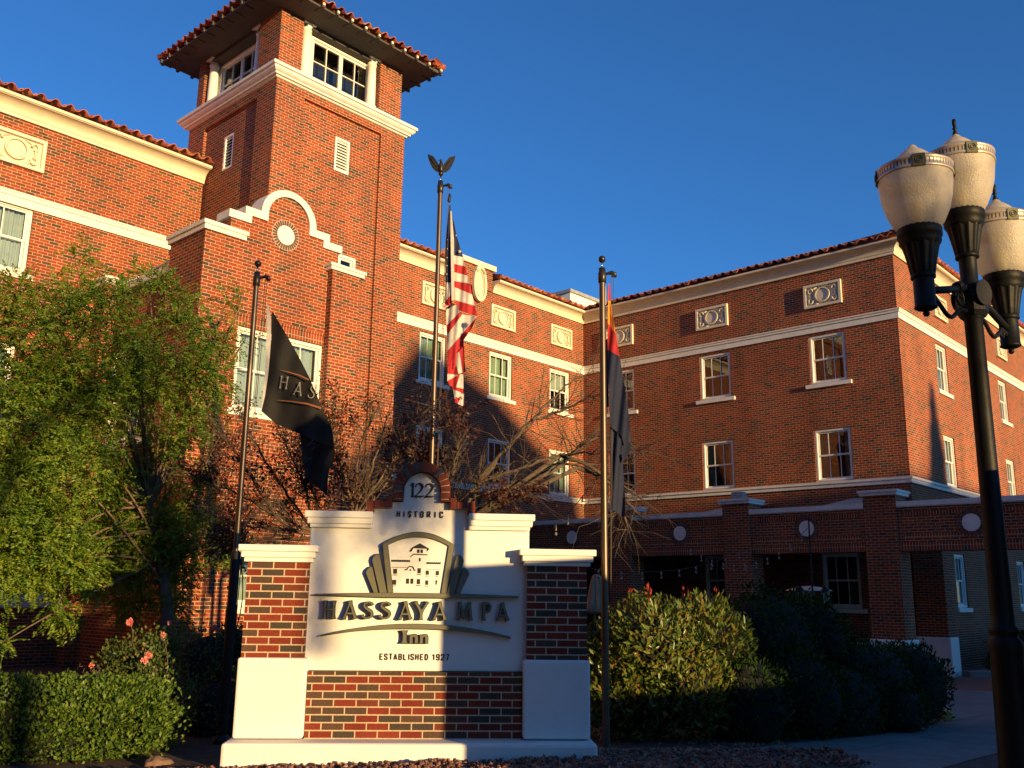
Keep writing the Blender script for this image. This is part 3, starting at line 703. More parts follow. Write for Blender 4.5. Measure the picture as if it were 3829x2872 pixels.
def gable_coping():
    o = [(8.92, 7.10), (8.92, 7.28), (9.27, 7.28), (9.27, 7.45), (9.60, 7.45)]; i_ = [(8.92, 7.10), (8.99, 7.121), (9.421, 7.121), (9.421, 7.286), (9.791, 7.286)]
    o = [(8.92, 7.28), (9.27, 7.28), (9.27, 7.45), (9.62, 7.45)]; i_ = [(8.92, 7.121), (9.421, 7.121), (9.421, 7.286), (9.791, 7.286)]
    for k in range(0, 25):
        t = math.pi*(1-k/24); o.append((gc+.665*math.cos(t), gzc+.03+.63*math.sin(t))); i_.append((gc+.504*math.cos(t), gzc+.02+.50*math.sin(t)))
    o += [(10.97, 7.45), (11.32, 7.45), (11.32, 7.28), (11.66, 7.28)]; i_ += [(10.799, 7.286), (11.169, 7.286), (11.169, 7.121), (11.66, 7.121)]
    return o, i_
o_, i_ = gable_coping()
m = MB(); m.strip(o_, i_, YY-.045, YY+.43); m.build('gable_coping', M['trim'], hotel)
m = MB(); m.disc(10.25, 7.125, .205, YY-.015, YY-.001, 36); m.build('round_plaque', M['trim'], hotel)
m = MB(); m.disc(10.25, 7.125, .325, YY-.004, YY-.0008, 36); m.build('ring_joints', M['mortar'], hotel)
m = MB()
for k in range(30):
    t = 2*math.pi*k/30; d = .040
    P = [(10.25+r*math.cos(t+s*d*(.21/r if r > .25 else 1)*2.35), 7.125+r*math.sin(t+s*d*(.21/r if r > .25 else 1)*2.35)) for r, s in ((.21, -1), (.315, -1.2), (.315, 1.2), (.21, 1))]
    m.mi = 0 if k % 3 else 1; m.prism(P, YY-.008, YY-.001)
m.build('brick_ring', [M['ringred'], M['sbrickd']], hotel)
def cap(x0, x1, y0, y1, z0, z1, parent, name='coping', mat='trim'):
    mb = MB(); mb.box(x0+.03, x1-.03, y0+.03, y1-.03, z0, z0+(z1-z0)*.55); mb.box(x0, x1, y0, y1, z0+(z1-z0)*.55+.0005, z1); return mb.build(name, M[mat], parent)
cap(8.39, 9.36, YY-.09, 17.12, 6.722, 6.90, hotel); cap(11.25, 12.20, YY-.25, 17.13, 6.642, 6.78, hotel)
m = MB(); m.box(BX0+.02, 11.9, YY+.42, YT-.01, 6.55, 6.65); m.build('flat_roof', M['metalroof'], hotel)
m = MB(); m.box(9.25, 11.34, YY-.014, YY-.001, 5.003, 5.20); m.box(9.25, 11.34, YY-.028, YY-.001, 5.203, 5.26); m.build('soldier_course', M['soldier'], hotel)
window(hotel, 'y', YY-.0, 9.32, 3.36, 1.0, 1.64, cols=2, curtain='sheer', sill=False); window(hotel, 'y', YY, 10.34, 3.36, 1.0, 1.64, cols=2, curtain='sheer', sill=False)
m = MB(); m.box(9.2, 11.33, YY-.06, YY+.1, 3.24, 3.358); m.build('sill', M['trim'], hotel)
window(hotel, 'y', YY, 9.70, -.31, 1.2, 1.11, cols=2, curtain='sheer'); 
# link between bay and left wing, with its low railing
LX = 8.60
m = MB(); wall(m, 'x', LX, 17.05, YD-.01, -1.6, 6.2, [(17.55, 19.45, 2.9, 4.9, .12)]); m.build('wall', M['brick'], hotel)
window(hotel, 'x', LX, 17.55, 2.9, .94, 2.0, cols=2, curtain='sheer', name='window'); window(hotel, 'x', LX, 18.51, 2.9, .94, 2.0, cols=2, curtain='sheer')
m = MB(); m.box(LX-.08, LX+.3, 17.05, 19.6, 6.2, 6.35); m.build('coping', M['trim'], hotel)
m = MB(); m.box(8.35, 8.9, 19.55, YD-.01, -1.6, 6.42); m.build('pier', M['brick'], hotel); cap(8.28, 8.97, 19.48, YD-.012, 6.422, 6.6, hotel)
m = MB(); m.box(LX+.04, LX+.07, 17.06, 19.5, 6.50, 6.53)
for i in range(26): y = 17.1+i*.095; m.box(LX+.045, LX+.06, y, y+.014, 6.352, 6.5)
m.build('railing', M['frame'], hotel)
m = MB(); m.box(LX+.01, XT-.01, 17.06, YD-.02, 6.0, 6.1); m.build('flat_roof', M['metalroof'], hotel)
# roof box behind the corner
m = MB(); PX0, PX1, PZ = ony(2132, 1150, 24.5)[0], ony(2236, 1125, 24.5)[0], ony(2236, 1122, 24.5)[2]; m.box(PX0, PX1, 24.5, 27.5, 10.0, PZ-.14); m.build('penthouse', M['frame'], hotel)
m = MB(); m.box(PX0-.1, PX1+.1, 24.4, 27.6, PZ-.138, PZ); m.build('penthouse_roof', M['metalroof'], hotel)

# ------------------------------------------------------------------ arcade in front of the right wing
arc = thing('brick_arcade', 'low brick arcade with white copings and round plaques before the right wing', 'arcade', (23.4, 10, -1.9))
PY = [16.1+.45, 12.70, 8.80, 4.9, 1.0]   # pier centres
Xb = XP+.55
m = MB()
for y in PY: m = MB(); m.box(XP-.06, XP+.62, y-.40, y+.40, -.95, 2.44); m.build('pier', M['brick'], arc)
for y in PY:
    cap(XP-.16, XP+.72, y-.49, y+.49, 2.442, 2.57, arc, 'pier_cap')
    m = MB(); m.box(XP-.10, XP+.66, y-.46, y+.46, -2.0, -.951); m.build('plinth', M['white'], arc, bevel=.03)
m = MB()
ys = [-8, *sorted(PY), 20.4]
for i in range(len(ys)-1):
    ya = ys[i]+(.402 if i else 0); yb = ys[i+1]-(.402 if i < len(ys)-2 else 0)
    m.box(XP, Xb, ya, yb, 1.10, 2.15)
m.build('wall', M['brick'], arc)
m = MB(); m2 = MB()
for i in range(len(ys)-1):
    ya = ys[i]+(.402 if i else 0); yb = ys[i+1]-(.402 if i < len(ys)-2 else 0)
    m.box(XP-.06, Xb+.06, ya, yb, 2.152, 2.27); m.box(XP-.04, Xb+.03, ya+.001, yb-.001, 2.13, 2.151)
    m2.box(XP-.012, XP-.001, ya+.001, yb-.001, 1.10, 1.30); m2.box(XP-.012, XP-.001, ya+.12, yb-.12, 1.93, 2.03); m2.box(XP-.011, XP-.001, ya+.12, yb-.12, 1.42, 1.50)
m.build('coping', M['trim'], arc); m2.build('soldier_course', M['soldier'], arc)
for yc in (18.4, 14.5, 10.72, 6.75, 2.9):
    m = MB(); mp = lambda x, y, z: (y, x, z); m.disc(yc, 1.715, .20, XP-.02, XP-.002, 32, mp=mp); pq = m.build('round_plaque', M['trim'], arc)
    m = MB()
    for k in range(24):
        t = 2*math.pi*k/24; m.mi = k % 2
        P = [(yc+r*math.cos(t+s), 1.715+r*math.sin(t+s)) for r, s in ((.215, -.10), (.34, -.09), (.34, .09), (.215, .10))]
        m.prism(P, XP-.014, XP-.0125, mp=mp)
    m.build('brick_ring', [M['ringred'], M['sbrickd']], pq)
m = MB(); m.box(XP+.56, XA-.02, YB-.3, 20.4, 2.0, 2.1); m.build('ceiling', M['soffit'], arc)
# porch pier at the building's corner
m = MB(); m.box(25.75, XA-.01, 8.34, 9.1, -.96, 2.0); m.build('pier', M['brick'], arc)
m = MB(); m.box(25.68, XA+.02, 8.28, YB-.01, -2.0, -.962); m.build('plinth', M['white'], arc, bevel=.03)
m = MB(); m.box(XA-.16, XA-.012, YB+.01, 20.4, -1.95, -1.2); m.build('plinth', M['white'], arc)
# glazed canopy slope behind the arcade coping
m = MB()
for ya, yb in ((9.3, 10.9), (13.3, 14.6)):
    m = MB(); m.add([(XA-.05, ya, 2.75), (XA-.05, yb, 2.75), (XP+.7, yb, 2.28), (XP+.7, ya, 2.28)], [(0, 1, 2, 3)]); m.build('skylight', M['metalroof'], arc)
bx = thing('roof_fan', 'small grey metal box on top of an arcade pier cap', 'metal box', (XP+.3, 12.75, 2.572))
m = MB(); m.box(XP+.2, XP+.45, 12.62, 12.95, 2.60, 2.80); m.build('housing', M['metalroof'], bx, bevel=.012)
m = MB(); m.box(XP+.28, XP+.36, 12.74, 12.82, 2.572, 2.599); m.build('foot', M['iron'], bx)

# ------------------------------------------------------------------ monument sign
SU = np.array([.722, -.692]); SU /= np.linalg.norm(SU); SN = np.array([.692, .722]); SN /= np.linalg.norm(SN)
GS = -1.56
s0 = SN*8.97 + SU*(-.2494)
sign = thing('monument_sign', 'white stucco and brick hotel sign with raised olive lettering', 'sign', (s0[0], s0[1], GS), math.atan2(SU[1], SU[0]))
# local frame: x = right along the sign, -y = towards the street, z = height above its foot
def Z(z): return z-GS
def sbuild(mb, name, mat, parent=sign, **k): return mb.build(name, mat, parent, local=True, **k)
def sbox(x0, x1, w0, w1, z0, z1): mb = MB(); mb.box(x0, x1, -w0, -w1, Z(z0), Z(z1)); return mb
for sx in (-1, 1):
    X = lambda a, b: (a, b) if sx > 0 else (-b, -a)
    o = sbuild(sbox(*X(1.02, 1.58), 0, -.50, -.61, .262), 'brick_pier', M['sbrick'])
    m = MB(); m.mi = 0
    for a, b, c, d in ((.985, 1.61, .255, .295), (.965, 1.635, .2955, .35), (.94, 1.66, .3505, .41)):
        q = {.255: .03, .2955: .055, .3505: .08}[c]; x0, x1 = X(a, b); m.box(x0, x1, -q, .50+q, Z(c), Z(d))
    sbuild(m, 'pier_cap', M['white'], o, bevel=.006)
    m = MB(); x0, x1 = X(.985, 1.603); m.box(x0, x1, -.035, .53, Z(-1.29), Z(-.597)); sbuild(m, 'plinth', M['white'], o, bevel=.022)
base = sbuild(sbox(-1.655, 1.64, .22, -.70, -1.60, -1.30), 'base', M['white'], bevel=.03)
m = MB(); m.box(-.98, .98, .045, .40, Z(-1.30), Z(-.718)); sbuild(m, 'brick_panel', M['sbrick'])
m = MB()   # stucco panel, stepped outline
PO = [(-1.04, -.715), (1.04, -.715), (1.04, .62), (1.03, .735), (.452, .735), (.452, .778), (.283, .778), (.283, .842), (.18, .842)]
for i in range(0, 17): t = math.pi*i/16; PO.append((.003+.177*math.cos(t), .955+.17*math.sin(t)))
PO += [(-.18, .842), (-.283, .842), (-.283, .778), (-.452, .778), (-.452, .735), (-1.03, .735), (-1.04, .62)]
m.prism([(x, Z(z)) for x, z in PO], .10, .40); panel_o = sbuild(m, 'stucco_panel', M['white'], bevel=.012)
for sx in (-1, 1):
    m = MB()
    for a, b, c, d, q in ((.455, 1.04, .585, .62, .055), (.4545, 1.063, .6205, .675, .08), (.454, 1.085, .6755, .737, .105)):
        x0, x1 = (a, b) if sx > 0 else (-b, -a); m.box(x0, x1, .10-q, .45, Z(c), Z(d))
    sbuild(m, 'stucco_cornice', M['white'], bevel=.006)
# brick arch over the number: soldier bricks with joints
m = MB(); cx, cz = .0, .955
N_ = 13; a0, a1 = -.02*math.pi, 1.02*math.pi
mo, mi_ = [], []
for i in range(33):
    t = a0+(a1-a0)*i/32; mo.append((cx+.268*math.cos(t), Z(cz+.262*math.sin(t)))); mi_.append((cx+.184*math.cos(t), Z(cz+.178*math.sin(t))))
m.mi = 2; m.strip(mo, mi_, .034, .38)
m.box(.186, .266, .034, .38, Z(.846), Z(.94)); m.box(-.266, -.186, .034, .38, Z(.846), Z(.94))
rng = random.Random(5)
cols_ = [0, 0, 0, 1, 0, 0, 0, 1, 0, 1, 0, 0, 1]
for k in range(N_):
    t0 = a0+(a1-a0)*(k+.09)/N_; t1 = a0+(a1-a0)*(k+.91)/N_
    P = [(cx+r*math.cos(t), Z(cz+rz*math.sin(t))) for r, rz, t in ((.180, .174, t0), (.274, .268, t0), (.274, .268, (t0+t1)/2), (.274, .268, t1), (.180, .174, t1), (.180, .174, (t0+t1)/2))]
    m.mi = cols_[k]; m.prism(P, .012, .39)
for sx in (-1, 1):
    for za, zb in ((.845, .862), (.875, .93)):
        m.mi = 0; x0, x1 = sorted((sx*.180, sx*.274)); m.box(x0, x1, .013, .39, Z(za), Z(zb))
    for xa, xb, za, zb in ((.278, .333, .780, .878), (.343, .440, .780, .842), (.450, .512, .7375, .842)):
        m.mi = 0 if sx > 0 or xa > .4 else 0; x0, x1 = sorted((sx*xa, sx*xb)); m.box(x0, x1, .012, .39, Z(za), Z(zb))
    x0, x1 = sorted((sx*.276, sx*.50)); m.mi = 2; m.box(x0, x1, .030, .37, Z(.779), Z(.835))
sbuild(m, 'brick_arch', [M['sbrickv'], M['sbrickd'], M['mortar']])
# ---- lettering strokes: ribbons of varying width in the plane of the sign
def ribbon(mb, pts, ws, y0, y1, mp=None):
    n = len(pts); L, R_ = [], []
    for i in range(n):
        a = pts[max(0, i-1)]; b = pts[min(n-1, i+1)]; dx, dz = b[0]-a[0], b[1]-a[1]; l = math.hypot(dx, dz) or 1; nx, nz = -dz/l, dx/l
        w = (ws if not hasattr(ws, '__len__') else ws[i])/2
        L.append((pts[i][0]+nx*w, pts[i][1]+nz*w)); R_.append((pts[i][0]-nx*w, pts[i][1]-nz*w))
    mb.strip(L, R_, y0, y1, mp=mp)
def stem(a, b, w, fl=1.75, n=8):
    pts = [(a[0]+(b[0]-a[0])*i/n, a[1]+(b[1]-a[1])*i/n) for i in range(n+1)]
    return pts, [w*(1+(fl-1)*abs(2*i/n-1)**5) for i in range(n+1)]
def bez(P, n=22):
    # Catmull-Rom through points
    out = []
    Q = [P[0]]+list(P)+[P[-1]]
    per = max(2, n//(len(P)-1))
    for i in range(1, len(Q)-2):
        for k in range(per):
            t = k/per; p0, p1, p2, p3 = Q[i-1], Q[i], Q[i+1], Q[i+2]
            out.append(tuple(.5*((2*p1[j])+(-p0[j]+p2[j])*t+(2*p0[j]-5*p1[j]+4*p2[j]-p3[j])*t*t+(-p0[j]+3*p1[j]-3*p2[j]+p3[j])*t**3) for j in (0, 1)))
    out.append(P[-1]); return out
def glyph(ch):
    """list of (points, widths) in a box about 0..w by 0..1"""
    if ch == 'H': return [stem((.14, 0), (.14, 1), .12, 2.1), stem((.70, 0), (.70, 1), .12, 2.1), ([(.2, .52), (.64, .52)], .08)], .84
    if ch == 'A': return [stem((.10, 0), (.43, .97), .07, 2.4), stem((.76, 0), (.40, 1), .115, 1.9), ([(.24, .30), (.64, .30)], .085)], .86
    if ch == 'S':
        p = bez([(.60, .80), (.52, .92), (.34, .955), (.17, .86), (.17, .70), (.34, .56), (.53, .43), (.60, .27), (.50, .09), (.28, .04), (.10, .12), (.06, .22)], 33)
        return [(p, [.055+.07*math.exp(-((i/len(p)-.5)/.2)**2)+(.05 if i < 3 or i > len(p)-4 else 0) for i in range(len(p))])], .68
    if ch == 'Y': return [stem((.40, 0), (.40, .5), .12, 1.8), stem((.08, 1), (.40, .44), .12, 1.6), stem((.76, 1), (.43, .44), .09, 1.8)], .82
    if ch == 'M': return [stem((.13, 0), (.22, 1), .07, 2.4), stem((.90, 0), (.80, 1), .12, 1.7), stem((.22, .98), (.50, .12), .11, 1.1), stem((.80, .98), (.52, .12), .075, 1.1)], 1.02
    if ch == 'P': return [stem((.16, 0), (.16, 1), .13, 1.9), (bez([(.16, .95), (.40, .96), (.56, .86), (.58, .70), (.50, .54), (.36, .47), (.18, .48)], 18), .10)], .66
    if ch == 'I': return [stem((.2, 0), (.2, 1), .20, 1.9)], .4
    if ch == 'n': return [stem((.16, 0), (.16, .66), .17, 1.35), (bez([(.18, .48), (.32, .62), (.46, .60), (.52, .44), (.52, .0)], 16), [.09+.09*min(1, i/9) for i in range(17)])], .66
    if ch == '1': return [stem((.34, 0), (.34, 1), .17, 1.35), ([(.34, .98), (.22, .86), (.08, .82)], [.12, .09, .03])], .5
    if ch == '2':
        p = bez([(.10, .72), (.20, .90), (.42, .96), (.60, .84), (.62, .68), (.50, .46), (.30, .24), (.08, .05)], 28)
        return [(p, [.06+.13*math.exp(-((i/len(p)-.45)/.25)**2) for i in range(len(p))]), ([(.06, .055), (.55, .055), (.76, .11)], [.13, .12, .05])], .80
def word(mb, items, y0, y1, outline=0):
    """items: (char, x, z, width scale, height)"""
    k = 0
    for ch, x, z, sx, h in items:
        g, w = glyph(ch)
        for pts, ws in g:
            if not hasattr(ws, '__len__'): ws = [ws]*len(pts)
            P = [(x+px_*sx, z+pz*h) for px_, pz in pts]; W2 = [q*sx+outline for q in ws]
            if outline:
                a, b = np.array(P[0]), np.array(P[1]); e = (a-b)/np.linalg.norm(a-b)*outline/2; P[0] = tuple(a+e)
                a, b = np.array(P[-1]), np.array(P[-2]); e = (a-b)/np.linalg.norm(a-b)*outline/2; P[-1] = tuple(a+e)
            ribbon(mb, P, W2, y0-.0004*(k % 7), y1); k += 1
HW = [('H', -.885, .145), ('A', -.695, .165), ('S', -.530, .185), ('S', -.368, .185), ('A', -.195, .172), ('Y', -.035, .185), ('A', .108, .182), ('M', .268, .150), ('P', .435, .165), ('A', .588, .170)]
# measured left/right edges of every letter
ED = {0: (-.880, -.750), 1: (-.700, -.548), 2: (-.527, -.402), 3: (-.370, -.236), 4: (-.192, -.042), 5: (-.040, .105), 6: (.116, .278), 7: (.352, .518), 8: (.590, .672), 9: (.728, .856)}
hs = MB(); hb = MB()
def letters_hass(outline, y0, y1, mb):
    chars = 'HASSAYAMPA'
    L = [(-.872, -.755), (-.692, -.556), (-.520, -.408), (-.362, -.246), (-.178, -.050), (-.034, .100), (.138, .270), (.358, .512), (.592, .684), (.730, .852)]
    for ch, (xa, xb) in zip(chars, L):
        w = glyph(ch)[1]; word(mb, [(ch, xa, Z(-.248), (xb-xa)/w, .156)], y0, y1, outline)
letters_hass(.009, .025, .080, hb); letters_hass(0, .020, .026, hs)
w_o = sbuild(hb, 'lettering_back', M['ledge']); sbuild(hs, 'lettering', M['letter'], w_o)
hb, hs = MB(), MB()
for out_, y0, y1, mb in ((.010, .045, .099, hb), (0, .041, .046, hs)):
    word(mb, [('I', -.145, Z(-.462), .155, .108), ('n', -.075, Z(-.462), .135, .108), ('n', .020, Z(-.462), .135, .108)], y0, y1, out_)
w_o = sbuild(hb, 'lettering_back', M['ledge']); sbuild(hs, 'lettering', M['letter'], w_o)
m = MB(); word(m, [('1', -.128, Z(.887), .115, .138), ('2', -.078, Z(.887), .128, .136), ('2', .020, Z(.887), .128, .136)], .088, .0995); sbuild(m, 'street_number', M['ink'])
# condensed bold capitals from straight strokes
def cond(ch):
    F = {'H': [[(0, 0), (0, 1)], [(1, 0), (1, 1)], [(0, .52), (1, .52)]], 'I': [[(.5, 0), (.5, 1)]],
         'S': [[(1, .72), (1, .86), (.78, 1), (.22, 1), (0, .86), (0, .68), (.2, .56), (.8, .44), (1, .32), (1, .14), (.78, 0), (.22, 0), (0, .14), (0, .28)]],
         'T': [[(.5, 0), (.5, 1)], [(-.1, 1), (1.1, 1)]], 'O': [[(.5, 0), (.15, .0), (0, .15), (0, .85), (.15, 1), (.85, 1), (1, .85), (1, .15), (.85, 0), (.45, 0)]],
         'R': [[(0, 0), (0, 1)], [(0, 1), (.75, 1), (1, .86), (1, .62), (.75, .48), (0, .48)], [(.55, .48), (1.02, 0)]], 'C': [[(1, .70), (1, .86), (.8, 1), (.2, 1), (0, .86), (0, .14), (.2, 0), (.8, 0), (1, .14), (1, .3)]],
         'E': [[(0, 0), (0, 1)], [(0, 1), (1, 1)], [(0, .5), (.85, .5)], [(0, 0), (1, 0)]], 'A': [[(-.05, 0), (.5, 1)], [(.5, 1), (1.05, 0)], [(.16, .3), (.84, .3)]],
         'B': [[(0, 0), (0, 1)], [(0, 1), (.75, 1), (.97, .87), (.97, .66), (.75, .53), (0, .53)], [(.7, .53), (1, .40), (1, .14), (.75, 0), (0, 0)]], 'L': [[(0, 0), (0, 1)], [(0, 0), (.95, 0)]],
         'D': [[(0, 0), (0, 1)], [(0, 1), (.55, 1), (1, .72), (1, .28), (.55, 0), (0, 0)]], '1': [[(.6, 0), (.6, 1)], [(.6, .97), (.1, .78)]],
         '9': [[(1, .45), (.1, .45), (0, .6), (0, .88), (.2, 1), (.8, 1), (1, .88), (1, .14), (.8, 0), (.2, 0), (0, .14), (0, .25)]],
         '2': [[(0, .72), (0, .86), (.2, 1), (.8, 1), (1, .86), (1, .68), (0, .06), (0, 0), (1, 0)]], '7': [[(0, 1), (1, 1), (.35, 0)]]}
    return F[ch]
def cond_text(mb, txt, xs, z, cw, h, sw, y0, y1):
    k = 0
    for ch, x in zip(txt, xs):
        if ch == ' ': continue
        w_ = cw*(.15 if ch == 'I' else 1)
        for pl in cond(ch):
            P = [(x+a*(cw if ch != 'I' else 0), z+sw/2+b*(h-sw)) for a, b in pl]
            # extend the ends half a stroke width
            ribbon(mb, P, sw, y0-.0003*(k % 5), y1)
            k += 1
            for q in P[1:-1]:
                mb.disc(q[0], q[1], sw*.5, y0-.0003*(k % 5)-.00015, y1, 8)
m = MB(); tx = 'HISTORIC'; xs = [-.228, -.168, -.121, -.064, -.004, .062, .128, .182]
xs[1] = -.163; xs[6] = .134
cond_text(m, tx, xs, Z(.694), .024, .062, .0105, .086, .0995); sbuild(m, 'lettering', M['ink'])
m = MB(); tx = 'ESTABLISHED 1927'; x = -.334; xs = []
for ch in tx:
    xs.append(x+(.004 if ch == 'I' else 0)); x += {'I': .024, ' ': .022, '1': .040}.get(ch, .0437)
cond_text(m, tx, xs, Z(-.618), .022, .060, .0105, .092, .0995); sbuild(m, 'lettering', M['ink'])
# ---- emblem
def outl(P, d):  # crude outward offset from centroid
    cx_ = sum(p[0] for p in P)/len(P); cz_ = sum(p[1] for p in P)/len(P); o = []
    for x, z in P: l = math.hypot(x-cx_, z-cz_); o.append((x+(x-cx_)/l*d, z+(z-cz_)/l*d))
    return o
def arch_pts(xa, xb, z0, zt, n=14): return [(xa+(xb-xa)*i/n, z0+(zt-z0)*(1-(2*i/n-1)**2)) for i in range(n+1)]
OUT = [(-.283, -.010)]+arch_pts(-.352, .322, .438, .552)+[(.258, -.010)]
INN = [(-.235, -.006)]+arch_pts(-.305, .272, .428, .510)+[(.212, -.006)]
zz = lambda P: [(x, Z(z)) for x, z in P]
eb = MB(); eb.strip(zz(outl(OUT, .006)), zz(outl(INN, -.005)), .044, .099)
ef = MB(); ef.strip(zz(OUT), zz(INN), .040, .0445)
for sx in (-1, 1):
    for bl in ([(.279, -.012), (.345, -.012), (.428, .285), (.420, .318), (.385, .345), (.362, .338)], [(.362, -.012), (.400, -.012), (.482, .170), (.470, .200), (.440, .226), (.425, .222)]):
        P = [((sx*x-.014), z) for x, z in bl]
        if sx < 0: P = P[::-1]
        eb.prism(zz(outl(P, .005)), .046, .099); ef.prism(zz(P), .042, .0465)
bar1 = [(-.964, -.032), (-.60, -.018), (-.28, -.011), (.256, -.011), (.60, -.018), (.94, -.028), (.94, -.036), (.60, -.045), (.256, -.050), (-.28, -.052), (-.60, -.046), (-.964, -.040)]
eb.strip(zz([(x, z+.003) for x, z in bar1[:6]]), zz([(x, z-.003) for x, z in bar1[:5:-1]]), .038, .099); ef.strip(zz(bar1[:6]), zz(bar1[:5:-1]), .033, .0385)
up_ = [(x, -.290-.112*(abs(x+.008)/.88)**2.0) for x in np.linspace(-.885, .872, 25)]; th = [.037*(1-(abs(x+.008)/.90)**1.6)+.006 for x, _ in up_]
eb.strip(zz([(x, z+.003) for x, z in up_]), zz([(x, z-t-.003) for (x, z), t in zip(up_, th)]), .041, .099); ef.strip(zz(up_), zz([(x, z-t) for (x, z), t in zip(up_, th)]), .036, .0415)
w_o = sbuild(eb, 'emblem_back', M['ledge']); sbuild(ef, 'emblem', M['letter'], w_o)
m = MB(); m.prism(zz(outl(INN, .004)), .062, .0985); bd = sbuild(m, 'emblem_field', M['white'])
# tiny hotel drawing, coordinates from the drawing itself (x 740..1575, z 430..1150 in its own units)
def ek(x, z): return ((x-1190)/2212*500*.0024695-.016+.0, Z(.565-(z-225)/2212*500*.002470))
m = MB(); EY0, EY1 = .058, .0622
def ep(P, k=0): m.prism([ek(*p) for p in P], EY0-.0003*k, EY1)
def eb_(x0, z0, x1, z1): ep([(x0, z0), (x1, z0), (x1, z1), (x0, z1)])
ep([(1085, 500), (1215, 430), (1378, 520), (1335, 520), (1110, 515)]); ep([(1085, 500), (1110, 515), (1075, 572), (1035, 572)], 1); ep([(1378, 520), (1335, 570), (1332, 520)], 1)
for q in ((1170, 533, 1213, 592), (1229, 533, 1271, 592), (1208, 675, 1237, 731), (785, 862, 847, 942), (773, 957, 850, 968), (1190, 845, 1246, 930), (1177, 944, 1257, 956), (1330, 882, 1382, 952), (1325, 968, 1387, 978),
          (1498, 885, 1552, 955), (1493, 968, 1540, 978), (778, 1042, 840, 1124), (778, 1138, 840, 1148), (1005, 1018, 1055, 1103), (1078, 1018, 1127, 1103), (1185, 1024, 1240, 1108), (1168, 1126, 1250, 1137), (1328, 1044, 1376, 1117), (1322, 1134, 1385, 1144),
          (752, 833, 1008, 840), (1341, 858, 1560, 863), (742, 722, 1061, 745), (1334, 752, 1577, 773)): eb_(*q)
ep([(1110, 605), (1350, 612), (1345, 630), (1112, 624), (1070, 664), (1058, 655)]); ep([(1498, 1040), (1530, 1042), (1518, 1113), (1500, 1112)])
for i in range(11): c_ = ek(742+14+29.0*i, 722); m.disc(c_[0], c_[1], .0075, EY0-.0005, EY1, 10)
for i in range(8): c_ = ek(1334+14+31*i, 752); m.disc(c_[0], c_[1], .0075, EY0-.0005, EY1, 10)
o1 = [ek(975, 872), ek(1010, 872)]+[ek(1072-58*math.cos(t), 872-54*math.sin(t)) for t in np.linspace(.15, math.pi-.15, 12)]+[ek(1130, 878), ek(1157, 880)]
ribbon(m, o1, .010, EY0-.0009, EY1); c_ = ek(1072, 877); m.disc(c_[0], c_[1], .0085, EY0, EY1, 14)
sbuild(m, 'emblem_drawing', M['ink'], bd)

# ------------------------------------------------------------------ street lamp
LP = at(3640, 1200, 5.3)
lampx, lampy = LP[0], LP[1]
lamp = thing('street_lamp', 'black three-globe street lamp with frosted acorn globes in front of the right wing', 'street lamp', (lampx, lampy, gz(lampx)))
def globe_glass():
    m, n, b = new_mat('frosted_globe'); tc = N(n, 'ShaderNodeTexCoord')
    out = n.nodes['Material Output']
    vt = noise_fac(n, tc.outputs['Object'], 9, 5, .7); rr = ramp(n, [(.3, (.60, .54, .42)), (.7, (.78, .71, .57))]); n.links.new(vt, rr.inputs[0]); n.links.new(rr.outputs[0], b.inputs['Base Color']); b.inputs['Roughness'].default_value = .27; b.inputs['Specular IOR Level'].default_value = .8
    bp = N(n, 'ShaderNodeBump'); bp.inputs['Strength'].default_value = .9; bp.inputs['Distance'].default_value = .005
    n.links.new(noise_fac(n, tc.outputs['Object'], 110, 3), bp.inputs['Height']); n.links.new(bp.outputs[0], b.inputs['Normal'])
    t = N(n, 'ShaderNodeBsdfTranslucent'); t.inputs[0].default_value = (.75, .66, .46, 1)
    x = N(n, 'ShaderNodeMixShader'); x.inputs[0].default_value = .4; n.links.new(b.outputs[0], x.inputs[1]); n.links.new(t.outputs[0], x.inputs[2])
    t2 = N(n, 'ShaderNodeBsdfTransparent'); x2 = N(n, 'ShaderNodeMixShader'); x2.inputs[0].default_value = .16
    n.links.new(x.outputs[0], x2.inputs[1]); n.links.new(t2.outputs[0], x2.inputs[2]); n.links.new(x2.outputs[0], out.inputs[0]); return m
M['globe'] = globe_glass(); M['nickel'] = plain('nickel_band', (.66, .56, .44), .4, .55, .05, 8)
M['badge'] = plain('bronze_badge', (.10, .10, .06), .5, .5, .2, 20)
M['lampbulb'] = plain('unlit_bulb', (.8, .72, .55), .3)
